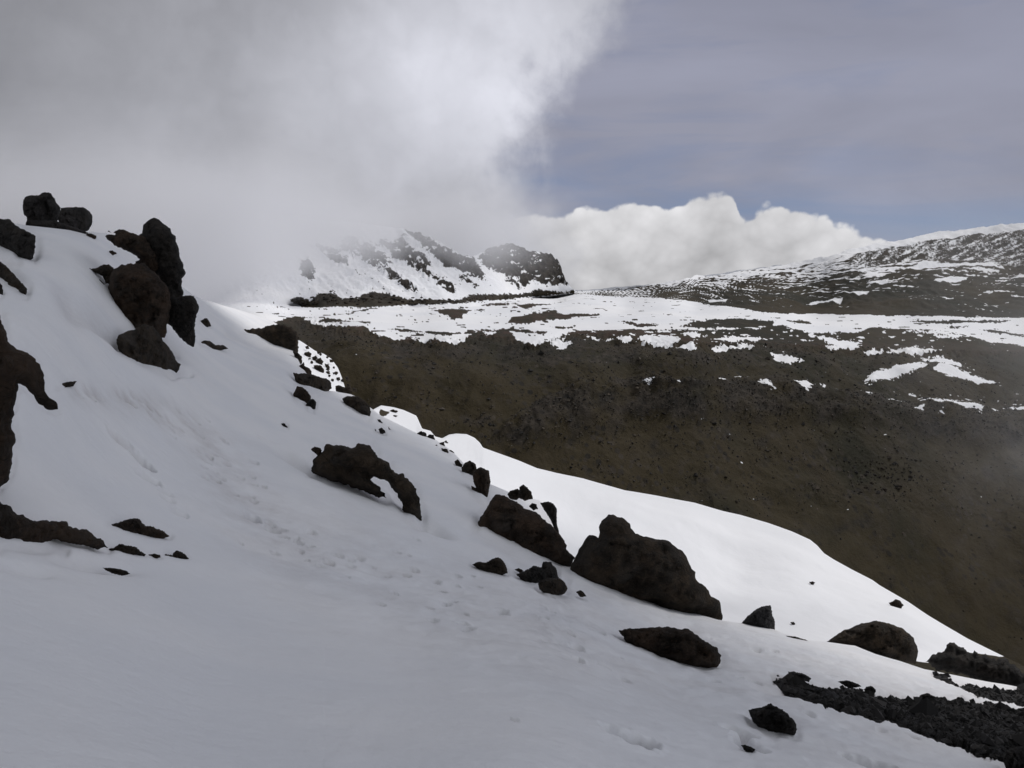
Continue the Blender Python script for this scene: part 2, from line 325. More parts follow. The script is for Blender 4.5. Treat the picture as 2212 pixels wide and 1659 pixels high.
NEAR = []
def build_near():
    px = cols(2.2); rows = np.concatenate([np.arange(0, 500, 2.2), np.arange(500, 900, 3.5), np.arange(900, 2200, 14)])
    V, PY, PX = sheet_grid(SA, A_crest, px, rows, [.3, .8, 1.5, 2.5, 4, 7, 12, 20, 30, 40], .10)
    x, y = V[..., 0], V[..., 1]
    d = np.hypot(x, y); k = np.clip(d / 12, .25, 1.2)
    dz = .10 * k * fbm(x / 7, y / 9, o=3) + .018 * np.clip(d / 8, .4, 2) * fbm(x / 1.1, y / 1.6, o=3)
    # trodden, lumpy snow on the right and along the trail
    trail = [(170, 838), (330, 868), (420, 925), (490, 1010), (560, 1100), (660, 1165), (820, 1225), (960, 1290), (1150, 1340), (1400, 1400), (1700, 1480), (2100, 1620)]
    dist = np.full(PX.shape, 1e9); dist = segdist(PX, PY, trail, False)
    wid = np.clip(20 + (PY - 830) * .22, 14, 150)
    tm = np.exp(-(dist / wid) ** 2)
    dirt_shade = (.17 + .10 * np.clip((700 - PX) / 200, 0, 1)) * tm * np.clip(.7 + fbm(x / .8, y / 1.1, o=3), 0, 1.6) + .05 * np.clip(fbm(x / 2.5, y / 3.5, o=4), 0, 1)
    dz += tm * (.035 * fbm(x / .33, y / .42, o=2) + .03 * fbm(x / .7, y / 1.2, o=2) - .09)
    right = 1 / (1 + np.exp(-(PX - 1450 - (1500 - PY)) / 120)) * (PY > 1300)
    dz += right * (.035 * fbm(x / .45, y / .6, o=3))
    dz += .012 * np.clip(1 - d / 14, 0, 1) * ridged(x / .5, y / .9, o=3) * (PX > 700)
    # single footprints
    prints = [(252, 946, .17), (272, 960, .17), (291, 978, .2), (314, 1000, .2), (320, 1030, .2), (358, 1062, .16), (362, 1078, .14), (388, 1108, .16), (545, 1108, .2), (548, 1075, .12), (490, 995, .12), (588, 1131, .16), (612, 1145, .12), (640, 1158, .16),
              (1352, 1592, .22), (1375, 1598, .20), (1395, 1600, .17), (1610, 1592, .2), (1595, 1572, .18), (1870, 1640, .30), (1910, 1650, .25), (1620, 1608, .17), (1635, 1395, .16), (1672, 1400, .12), (1540, 1300, .12),
              (1108, 1554, .05), (1012, 1352, .14), (1000, 1338, .12), (1190, 1280, .1), (1440, 1330, .1), (1300, 1360, .1)]
    tr = np.array(trail, float)
    for i in range(120):
        s = rng.uniform(0, len(tr) - 1.001); j = int(s); q = tr[j] + (tr[j + 1] - tr[j]) * (s - j)
        w = np.clip(18 + (q[1] - 830) * .2, 12, 130); q = q + rng.normal(size=2) * w * (.6, .35)
        if q[1] > float(A_crest(q[0])) + 25: prints.append((q[0], q[1], rng.uniform(.07, .15)))
    for a, b, r in prints:
        c = P(a, b, float(SA.Y(a, b))); el = rng.uniform(1.1, 1.7); an = rng.uniform(-.5, .5)
        m = (np.abs(PX - a) < 160) & (np.abs(PY - b) < 120)
        X = x[m] - c[0]; Yy = y[m] - c[1]; X, Yy = X * math.cos(an) + Yy * math.sin(an), -X * math.sin(an) + Yy * math.cos(an)
        rr = np.sqrt((X * el) ** 2 + Yy ** 2) / r * (1 + .25 * perlin(X / .12 + a, Yy / .12))
        dirt_shade[m] += (.36 if r > .165 else .28) * np.exp(-rr ** 4)  # darkens print bottoms: dirty snow plus painted shade so the dents show
        dz[m] += -(1.9 if r > .19 else 1.15 if r > .165 else .75) * r * np.exp(-rr ** 4) + .07 * r * np.exp(-((rr - 1.35) / .35) ** 2)
    # wind scoops beside rocks (centre, half sizes in measured units, depth m)
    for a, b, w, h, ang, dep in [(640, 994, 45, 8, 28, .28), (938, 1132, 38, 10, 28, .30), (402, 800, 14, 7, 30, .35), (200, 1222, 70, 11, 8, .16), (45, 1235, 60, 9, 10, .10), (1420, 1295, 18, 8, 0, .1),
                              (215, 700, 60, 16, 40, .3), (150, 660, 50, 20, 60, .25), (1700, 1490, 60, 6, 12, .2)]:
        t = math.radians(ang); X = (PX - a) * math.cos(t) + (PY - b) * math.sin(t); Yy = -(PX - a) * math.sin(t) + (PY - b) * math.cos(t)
        q = np.exp(-((X / w) ** 2 + (Yy / h) ** 2)); dz -= 1.3 * dep * q; dirt_shade += .22 * q * (np.abs(w - 26) > 1) * (dep < .34)
    fade = np.ones(V.shape[0]); fade[:12] = np.linspace(0, 1, 12) ** 1 * 1.0; 
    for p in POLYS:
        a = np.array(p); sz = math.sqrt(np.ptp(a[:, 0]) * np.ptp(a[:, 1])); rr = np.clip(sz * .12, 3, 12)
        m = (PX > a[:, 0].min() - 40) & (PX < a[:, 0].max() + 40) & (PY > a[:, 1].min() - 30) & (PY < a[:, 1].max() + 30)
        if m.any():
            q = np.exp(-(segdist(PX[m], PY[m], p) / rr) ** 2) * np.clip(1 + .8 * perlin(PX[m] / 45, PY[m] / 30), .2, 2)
            dz[m] -= .0045 * rr * d[m] * .09 * q; dirt_shade[m] += .12 * q
    bare = np.full(PX.shape, -12.)
    for p in BARE: bare = np.maximum(bare, sd_poly(PX, PY, p, 12))
    bare = bare + 3.2 * fbm(PX / 16, PY / 7, o=4, gain=.65) - 1.0
    lump = np.clip(bare / 5, 0, 1); dz += lump * (.05 + .09 * ridged(x / 1.3, y / 1.3, o=4) + .04 * fbm(x / .25, y / .4, o=2)); dz -= .10 * np.exp(-(bare / 3.5) ** 2); dirt_shade += .40 * np.exp(-(bare / 4.5) ** 2)
    cp = [(q, float(A_crest(q))) for q in np.arange(-60, 2300, 12)]
    edge = np.clip(segdist(PX, PY, cp, False) / 28, .06, 1)
    V[..., 2] += dz * edge
    NEAR.append((V, bare))
    o = mesh_np('snow_slope', V.reshape(-1, 3), grid_faces(*V.shape[:2]), M_SNOW, attrs={'dirt_shade': np.clip(dirt_shade, 0, .8).ravel(), 'bare': np.clip(bare / 3, -1, 1).ravel()}); tag(o, kind='structure')

# ---------------------------------------------------------------- second snow slope
B_crest = chain([(480, 880), (560, 800), (622, 770), (636, 745), (645, 735), (655, 741), (680, 758), (700, 765), (716, 776), (730, 796), (738, 815), (746, 840), (775, 868), (800, 888), (823, 876), (850, 880), (872, 886), (900, 898), (905, 910), (912, 925), (930, 930), (940, 942), (955, 946),
                 (970, 938), (985, 935.5), (1008, 937), (1025, 945), (1037, 956), (1043, 966), (1080, 980), (1120, 995), (1160, 1012), (1200, 1022), (1260, 1034), (1350, 1060), (1420, 1071), (1500, 1085), (1560, 1103), (1600, 1112), (1660, 1130), (1710, 1148), (1750, 1166),
                 (1765, 1178), (1780, 1195), (1800, 1208), (1840, 1230), (1885, 1253), (1900, 1264), (1960, 1300), (2005, 1330), (2030, 1345), (2090, 1380), (2178, 1424), (2250, 1460), (2500, 1560)])
def dzB(x, y): return .8 * fbm(x / 16, y / 26, o=3)
def build_second():
    px = np.arange(480, 2500, 2.6); rows = np.concatenate([np.arange(0, 300, 2.6), np.arange(300, 560, 8)])
    V, PY, PX = sheet_grid(SB, B_crest, px, rows, [.4, 1, 2, 3.5, 6, 10, 16, 25, 40, 60], .12)
    x, y = V[..., 0], V[..., 1]; edge = np.clip((PY - B_crest(px)[None]) / 40, .12, 1)
    V[..., 2] += (dzB(x, y) + .07 * fbm(x / 2.5, y / 4, o=3)) * edge
    n = fbm(PX / 14, PY / 7, o=4)
    bare = sd_poly(PX, PY, Z(5, [(1480, 872), (1600, 892), (1680, 912), (1725, 916), (1900, 900), (2134, 900), (2700, 1000), (2700, 1300), (1480, 1060)]))
    bare2 = sd_poly(PX, PY, [(600, 720), (640, 735), (646, 780), (600, 800)])
    hol = np.maximum(sd_poly(PX, PY, Z(3, [(1195, 890), (1230, 905), (1310, 900), (1320, 916), (1270, 912), (1220, 940), (1190, 935)])), bare2)
    rag = np.where((PX < 960) | (PX > 2090), 1, 0) * np.clip(1 - (PY - B_crest(px)[None]) / 7, 0, 1) * 6
    sn = 4 - np.maximum(bare, hol) * 1.2 - 4 * (np.maximum(bare, hol) > -3) + n * 1.5 - rag * (.4 + n)
    o = mesh_np('snow_field', V.reshape(-1, 3), grid_faces(*V.shape[:2]), M_GROUND, attrs={'snow': np.clip(sn / 4, -1, 1).ravel(), 'red': 0 * sn.ravel(), 'rocky': 0 * sn.ravel()}); tag(o, kind='structure')
build_second()

# ---------------------------------------------------------------- far terrain: valley wall, plateau, mountain, hill
skyline = chain([(-900, 470), (-300, 430), (200, 420), (500, 455), (640, 470), (760, 480), (850, 492), (890, 500), (930, 510), (960, 530), (1000, 556), (1030, 552), (1060, 535), (1100, 528), (1130, 535), (1160, 545), (1190, 551), (1207, 566), (1216, 590), (1224, 612), (1240, 626),
                 (1300, 624), (1400, 614), (1440, 610), (1480, 603), (1500, 596), (1560, 590), (1640, 576), (1720, 567), (1790, 553), (1830, 540), (1900, 524), (1960, 516), (2020, 503), (2100, 493), (2212, 480), (2500, 440), (3000, 380)])
ROCKP = [Z(6, p) for p in [
    [(560, 340), (600, 325), (622, 370), (625, 430), (590, 425), (560, 400)], [(695, 305), (780, 303), (820, 320), (820, 345), (790, 358), (750, 345)],
    [(650, 255), (720, 265), (780, 275), (790, 290), (720, 295), (690, 290)], [(775, 200), (830, 200), (880, 240), (940, 250), (980, 290), (1030, 310), (1055, 350), (1040, 375), (1000, 370), (960, 365), (900, 320), (850, 290), (790, 255)],
    [(1005, 235), (1050, 250), (1090, 230), (1120, 200), (1150, 250), (1210, 290), (1260, 330), (1270, 365), (1220, 370), (1150, 350), (1090, 330), (1050, 290)],
    [(1130, 160), (1190, 160), (1280, 220), (1350, 280), (1450, 310), (1520, 330), (1545, 380), (1560, 430), (1520, 420), (1460, 390), (1400, 370), (1330, 340), (1260, 270), (1210, 240)],
    [(1200, 370), (1250, 385), (1330, 440), (1400, 480), (1415, 505), (1370, 495), (1300, 440), (1230, 410)], [(980, 375), (1050, 390), (1110, 430), (1060, 430)], [(1100, 445), (1140, 455), (1190, 490), (1150, 490)],
    [(1550, 320), (1600, 240), (1680, 230), (1760, 220), (1800, 250), (1870, 270), (1940, 290), (1995, 330), (2010, 400), (2020, 440), (2040, 470), (1990, 475), (1900, 470), (1850, 440), (1800, 470), (1740, 420), (1650, 400), (1570, 350)],
    [(1680, 420), (1730, 440), (1790, 480), (1760, 482), (1700, 450)], [(1430, 415), (1480, 430), (1530, 470), (1480, 450)]]]
BELT = Z(6, [(500, 545), (560, 535), (620, 565), (640, 535), (660, 518), (720, 522), (800, 548), (870, 545), (930, 515), (1010, 510), (1080, 540), (1180, 555), (1280, 550), (1380, 562), (1500, 530), (1600, 522), (1750, 525), (1870, 500), (1990, 515), (2080, 500), (2090, 510), (1900, 525), (1700, 545),
             (1500, 560), (1300, 575), (1100, 580), (900, 595), (760, 585), (640, 595), (570, 590), (510, 560)])
PLAT = [(200, 640), (430, 640), (600, 640), (700, 645), (1000, 650), (1180, 634), (1248, 634), (1330, 640), (1429, 643), (1512, 654), (1581, 663), (1651, 673), (1743, 677), (1836, 676), (1975, 680), (2212, 687), (2900, 700), (2900, 800),
        (2212, 748), (2137, 737), (2091, 726), (2044, 717), (1975, 712), (1878, 710), (1855, 719), (1790, 717), (1757, 721), (1720, 714), (1690, 704), (1640, 708), (1586, 712), (1470, 709), (1350, 711), (1248, 714), (1230, 718), (1190, 738), (1174, 741), (1158, 746), (1140, 744), (1118, 738), (1104, 715), (1092, 712), (1060, 722), (1050, 722), (1036, 714),
        (1012, 723), (1004, 738), (967, 741), (945, 735), (940, 722), (930, 737), (912, 738), (895, 733), (886, 722), (875, 728), (862, 738), (838, 731), (803, 719), (787, 705), (744, 705), (700, 702), (666, 699), (651, 688), (600, 692), (560, 700), (200, 700)]
HOLES = [Z(6, p) for p in [[(740, 638), (830, 628), (900, 606), (935, 600), (880, 622), (820, 640)], [(1275, 605), (1420, 603), (1520, 603), (1460, 625), (1450, 655), (1390, 650), (1315, 620)], [(1690, 682), (1740, 650), (1850, 620), (1950, 615), (2090, 645), (2040, 660), (1900, 670), (1780, 688)],
    [(1730, 590), (1820, 573), (1960, 578), (1830, 597)], [(1040, 713), (1200, 718), (1400, 725), (1560, 722), (1560, 730), (1350, 735), (1100, 722)], [(560, 668), (700, 665), (940, 672), (940, 690), (860, 685), (700, 678)], [(1480, 712), (1700, 710), (1930, 740), (1900, 748), (1700, 725), (1480, 722)],
    [(420, 668), (520, 645), (580, 650), (560, 665), (620, 680), (500, 690), (430, 680)], [(1560, 575), (1700, 570), (1760, 575), (1600, 582)]]] + \
    [Z(7, p) for p in [[(600, 582), (750, 562), (880, 553), (1050, 566), (1040, 590), (900, 600), (850, 603), (700, 592)], [(330, 566), (400, 572), (500, 580), (570, 576), (420, 592)], [(1100, 565), (1190, 558), (1220, 575), (1140, 580)], [(1680, 566), (1900, 560), (2150, 562), (2100, 572), (1800, 575)],
    [(2000, 606), (2120, 612), (2212, 625), (2212, 635), (2060, 620)], [(1850, 590), (1960, 588), (1900, 596)], [(0, 590), (130, 597), (60, 605)], [(0, 530), (110, 530), (240, 536), (120, 552), (0, 556)]]]
PATCH = [Z(7, p) for p in [
    [(0, 665), (40, 650), (70, 670), (100, 680), (70, 695), (30, 698)], [(200, 655), (235, 655), (215, 672)], [(275, 650), (340, 640), (380, 640), (375, 660), (340, 665)], [(415, 655), (450, 635), (600, 640), (610, 660), (560, 690), (500, 685), (430, 670)],
    [(600, 690), (640, 670), (685, 675), (680, 692)], [(580, 625), (650, 612), (740, 620), (690, 632)], [(755, 700), (790, 680), (850, 690), (900, 672), (960, 690), (930, 710), (860, 705), (770, 718)], [(770, 640), (860, 635), (980, 650), (960, 660), (840, 654)],
    [(1235, 635), (1300, 640), (1370, 655), (1440, 662), (1440, 688), (1380, 698), (1310, 695), (1290, 680), (1330, 670), (1270, 655)], [(1455, 705), (1600, 700), (1700, 680), (1780, 695), (1830, 705), (1740, 720), (1660, 712), (1480, 717)],
    [(1035, 733), (1100, 733), (1180, 755), (1120, 764), (1060, 757)], [(1735, 738), (1820, 738), (1920, 760), (1975, 776), (1850, 772), (1740, 758)], [(1465, 857), (1500, 823), (1600, 793), (1750, 773), (1765, 785), (1680, 822), (1600, 832), (1550, 847), (1500, 864)],
    [(1790, 800), (1820, 778), (1900, 788), (1980, 800), (2040, 820), (2100, 842), (1990, 847), (1850, 837)], [(1650, 618), (1780, 610), (1940, 635), (1900, 647), (1800, 630)], [(420, 910), (480, 898), (460, 920)], [(775, 862), (830, 868), (833, 890), (810, 895)],
    [(970, 875), (1010, 862), (1045, 908), (1010, 892)], [(1130, 873), (1200, 862), (1228, 885), (1200, 914), (1170, 892)], [(1240, 856), (1290, 853), (1280, 870)], [(1470, 918), (1502, 923), (1490, 934)], [(1575, 935), (1660, 943), (1640, 955)],
    [(1730, 942), (1850, 948), (1980, 956), (2024, 963), (2012, 997), (1960, 987), (1850, 962)], [(1700, 985), (1750, 973), (1735, 1012)], [(1800, 1015), (1830, 1006), (1837, 1027)], [(2050, 963), (2087, 968), (2082, 987)], [(2150, 953), (2300, 958), (2300, 985), (2160, 972)],
    [(1680, 903), (1712, 903), (1702, 914)], [(870, 848), (922, 848), (890, 860)], [(450, 925), (470, 916), (465, 926)], [(585, 892), (605, 886), (605, 902)], [(40, 690), (70, 640), (50, 700)], [(450, 612), (520, 606), (560, 612), (500, 618)],
    [(1195, 485), (1240, 472), (1365, 466), (1355, 478), (1260, 486)], [(735, 468), (830, 463), (820, 474), (745, 475)], [(1390, 440), (1430, 428), (1490, 432), (1440, 446)], [(1455, 352), (1520, 340), (1600, 346), (1560, 360), (1470, 360)], [(1790, 378), (1870, 355), (1950, 358), (1920, 378), (1820, 384)],
    [(1650, 318), (1760, 300), (1900, 292), (2090, 295), (2060, 306), (1850, 306), (1700, 322)], [(1730, 330), (1790, 318), (1830, 322), (1760, 336)]]]
FAR = []
def build_far():
    px = np.concatenate([np.arange(-900, -100, 12), np.arange(-100, 400, 5), np.arange(400, 2300, 2.1), np.arange(2300, 3000, 12)])
    c = skyline(px)
    rows = np.concatenate([np.linspace(0, 1, 105)[:-1], ])          # skyline down to 690
    low = np.concatenate([np.arange(0, 420, 2.1), np.arange(420, 1000, 12)])
    top = c[None] + (690 - c)[None] * rows[:, None]; bot = 690 + low[:, None] + 0 * px[None]
    PY = np.concatenate([top, bot]); PX = np.broadcast_to(px, PY.shape)
    Y = SC.Y(PX, PY, hi=1400)
    base0 = chain([(-900, 640), (540, 655), (700, 664), (1000, 662), (1150, 645), (1240, 634), (3000, 634)])(px); Yb = SC.Y(px, base0, hi=1100); FAR.append(Yb); gw = np.exp(-((px[:, None] - px[None]) / 110.) ** 2) * np.gradient(px)[None]; Ys = (gw * Yb[None]).sum(1) / gw.sum(1)
    up = np.clip(base0[None] - PY, 0, 400); Y = np.where((PX < 1241) & (up > 0), Ys[None] + (Yb - Ys)[None] * np.exp(-up / 14) + up * 1.5 + 18 * np.sqrt(up / 30) * np.clip((1240 - PX) / 60, 0, 1), Y); V = P(PX, PY, Y); x, y = V[..., 0], V[..., 1]
    # regions
    base = chain([(-900, 640), (540, 655), (700, 664), (1000, 662), (1150, 645), (1240, 634), (1241, 634)])(PX)
    is_m = (PX < 1241) & (PY < base)
    hbase = chain([(1240, 634), (1330, 640), (1429, 643), (1512, 654), (1581, 663), (1651, 673), (1743, 677), (1975, 680), (2212, 687), (2900, 700)])(PX)
    is_h = (PX >= 1241) & (PY < hbase)
    rim = chain([(-900, 700), (600, 692), (651, 688), (740, 704), (800, 719), (850, 734), (940, 735), (1050, 722), (1150, 742), (1240, 720), (1400, 735), (1700, 745), (2212, 760), (3000, 780)])(PX)
    is_p = ~is_m & ~is_h & (PY < rim); wall = np.clip((PY - rim) / 25, 0, 1) * (~is_h) * (~is_m)
    # relief
    mm = np.clip((base - PY) / 25, 0, 1) * (PX < 1241); hm = np.clip((hbase - PY) / 20, 0, 1) * (PX >= 1241)
    dz = np.zeros(PX.shape)
    diag = ridged((PX + (PY) * -.9) / 75, (PY + PX * .2) / 120, o=4)
    dz += mm * (1.5 * diag + 1.1 * ridged(x / 18, y / 18, V[..., 2] / 14, o=3))
    ro = np.full(PX.shape, -14.0)
    for p in ROCKP: ro = np.maximum(ro, sd_poly(PX, PY, p, 14))
    dz += mm * np.clip((ro + 9) / 9, 0, 1) * 2.6 * (ridged((PX + .5 * PY) / 15, (PY - .4 * PX) / 19, o=4) + .3)
    dz += hm * (2.5 * fbm(x / 60, y / 60, o=4) + 1.0 * ridged(PX / 40, (PY - .15 * PX) / 9, o=3))
    dz += is_p * (1.2 * fbm(x / 60, y / 90, o=4)) * np.clip((rim - PY) / 6, 0, 1)
    rib = ridged((PX + (PY - 700) * .5 + 60 * perlin(PX / 200, PY / 160)) / 260, PY / 420, o=3)
    shelf = sd_poly(PX, PY, [(1080, 940), (1170, 885), (1260, 848), (1350, 838), (1500, 840), (1620, 830), (1800, 850), (2000, 880), (2240, 880), (2240, 960), (2000, 930), (1800, 905), (1600, 905), (1400, 915), (1250, 930), (1120, 965)], 30)
    sh = np.clip((shelf + 22) / 40, 0, 1); dz += wall * (2.4 * sh * sh * (3 - 2 * sh) * (1 + .5 * fbm(PX / 40, PY / 30, o=3)))
    dz += wall * (1.7 * rib * np.clip(Y / 200, .4, 1) + 2.2 * fbm(x / 34, y / 34, o=3) + .35 * ridged(x / 9, y / 9, V[..., 2] / 9, o=4))
    edg = np.exp(-((PY - rim - 8) / 9) ** 2) * (PX > 640); dz += edg * 1.6 * ridged(x / 5, y / 7, o=3)
    V[..., 2] += dz
    FAR.append((px, PY, V))
    # snow cover, in the units of the outlines
    n1 = fbm(PX / 28, PY / 6.5, o=5, gain=.62); n2 = fbm(PX / 9, PY / 5, o=4, gain=.6); n3 = fbm(PX / 6, PY / 2.6, o=4, gain=.7)
    sn = np.full(PX.shape, -9.0)
    pl = sd_poly(PX, PY, PLAT, 12)
    for h in HOLES: pl = np.minimum(pl, -sd_poly(PX, PY, h, 12) * 1.0)
    speck = fbm(PX / 34, PY / 3.2, o=5, gain=.6)
    pl = np.where(pl > 0, np.minimum(pl, 7 - 11 * np.clip(speck - .42 + .10 * (PX < 1200), 0, 1) * 3), pl)
    sn = np.where(~is_m & ~is_h, pl + 2.6 * n1 + 2.2 * n3, sn)
    pt = np.full(PX.shape, -12.0)
    for p in PATCH: pt = np.maximum(pt, sd_poly(PX, PY, p, 12))
    sn = np.maximum(sn, pt * 1.0 + 5.0 * n1 + 3.6 * n3 + .2)
    # scattered small remnants between rim and lower shelf
    sc = fbm(PX / 26, PY / 4.2, o=5, gain=.6)
    zone = np.exp(-((PY - 728) / 26) ** 2) * (PX > 1220) * .95 + np.exp(-((PY - (835 + (PX - 1700) * .05)) / 28) ** 2) * np.clip((PX - 1550) / 500, 0, 1) * .7
    sn = np.maximum(sn, (sc * 1.0 + zone * .62 - 1.03) * 12 * ((~is_m) & (~is_h)))
    sn = np.where((~is_m) & (~is_h) & (sn == 0), -3, sn)
    # hill
    hf = np.clip((hbase - PY) / (hbase - skyline(PX) + 1e-6), 0, 1)
    st = fbm((PX) / 75, (PY + np.interp(hf, [0, 1], [.06, .26]) * PX) / 4.2, o=5, gain=.58) + .35 * fbm(PX / 150, PY / 40, o=2)
    bot = np.interp(PX, [1240, 1400, 1500, 1700, 2212], [-.10, -.1, -.45, -.66, -.62])
    hb = bot + (0.20 - bot) * hf ** 1.0
    hs = (st * .8 + hb) * 7
    band = (PY - skyline(PX)) / np.interp(PX, [1240, 1650, 1800, 1950, 2212], [2, 5, 12, 14, 16])
    hs = np.where(band < 1, np.maximum(hs, (1 - band) * 6 + n1 * 2), hs)
    scree = sd_poly(PX, PY, Z(7, [(1380, 320), (1420, 240), (1600, 190), (1900, 160), (2250, 110), (2250, 330), (2000, 280), (1700, 290)]), 14)
    hs = np.where(band > 1, hs + np.clip((scree + 6) / 12, 0, 1) * (-.35 - hs + 1.3 * fbm(PX / 40, (PY + .42 * PX) / 7, o=3, gain=.6) + 1.0 * fbm(PX / 7, (PY + .35 * PX) / 2.4, o=3, gain=.8)), hs)
    sn = np.where(is_h, np.maximum(hs, np.where(pt > -6, pt * 1.2 + 1.2 * n1 + .5, -9)), sn)
    # mountain
    be = sd_poly(PX, PY, BELT, 14)
    dots = fbm(PX / 5.5, PY / 4, o=3, gain=.7); dg = fbm((PX - PY * .9) / 18, (PY + .5 * PX) / 60, o=3)
    ms = 6 - np.where(ro > -12, np.clip(ro + 12, 0, 16) * .54, 0) - 2.8 * n2 - 1.6 * n3 - 4.0 * n1 - 2.2 * dg
    ms = np.minimum(ms, np.where(be > -10, -be * 1.1 - 1.4 + 4.2 * dots, 9)); ms = np.minimum(ms, 7.5 - 10 * np.clip(dots + .7 * dg + .3 * n1 - .60, 0, 1) * 2.4)
    sn = np.where(is_m, ms, sn)
    sn = np.where(~is_m & ~is_h & (be > -3) & (PX < 1241), np.minimum(sn, -be - .5 + 3 * dots), sn)
    snow = np.clip(sn / 3.0, -1, 1)
    red = np.clip(is_p * (PX < 1500) * .9 + np.exp(-((PY - rim) / 14) ** 2) * .6 * (1 - is_m) + .35 * is_h * (hf > .6), 0, 1) * np.clip(.5 + n1, 0, 1)
    shelf = sd_poly(PX, PY, [(1080, 940), (1170, 885), (1260, 848), (1350, 838), (1500, 840), (1620, 830), (1800, 850), (2000, 880), (2240, 880), (2240, 960), (2000, 930), (1800, 905), (1600, 905), (1400, 915), (1250, 930), (1120, 965)], 30)
    under = np.exp(-((PY - rim - 22) / 26) ** 2) * (PX > 640) * np.interp(PX, [600, 1900, 2200], [1, .8, 0])
    rocky = np.clip(mm + wall * np.clip(.9 * under + .9 * np.clip((shelf + 20) / 30, 0, 1) + 1.1 * fbm(PX / 60, PY / 40, o=4) - .25, 0, .85) + .4 * (hm * (scree > 0)), 0, 1)
    FAR.append((wall, under, shelf, snow))
    F = grid_faces(*V.shape[:2]); ok = F[:, 0]
    reg = np.where(is_m, 0, np.where(is_h, 1, np.where(is_p, 2, 3))).ravel()[ok]
    Vf = V.reshape(-1, 3)
    for k, nm in enumerate(('mountain', 'hill', 'plateau', 'valley_slope')):
        f = F[reg == k]; idx, inv = np.unique(f, return_inverse=True)
        o = mesh_np(nm, Vf[idx], inv.reshape(-1, 4), M_GROUND, attrs={'snow': snow.ravel()[idx], 'red': red.ravel()[idx], 'rocky': rocky.ravel()[idx]}); tag(o, kind='structure')
build_far()

# ground that carries on under and beyond everything
gx = np.linspace(-1600, 1600, 61); gy = np.linspace(-1500, 1300, 81); GX, GY = np.meshgrid(gx, gy)
GV = np.stack([GX, GY, -140 - 40 + 15 * fbm(GX / 300, GY / 300, o=3)], -1)
tag(mesh_np('ground', GV.reshape(-1, 3), grid_faces(81, 61), M_GROUND, attrs={'snow': np.full(GX.size, -.3), 'red': np.zeros(GX.size), 'rocky': np.zeros(GX.size)}), kind='structure')

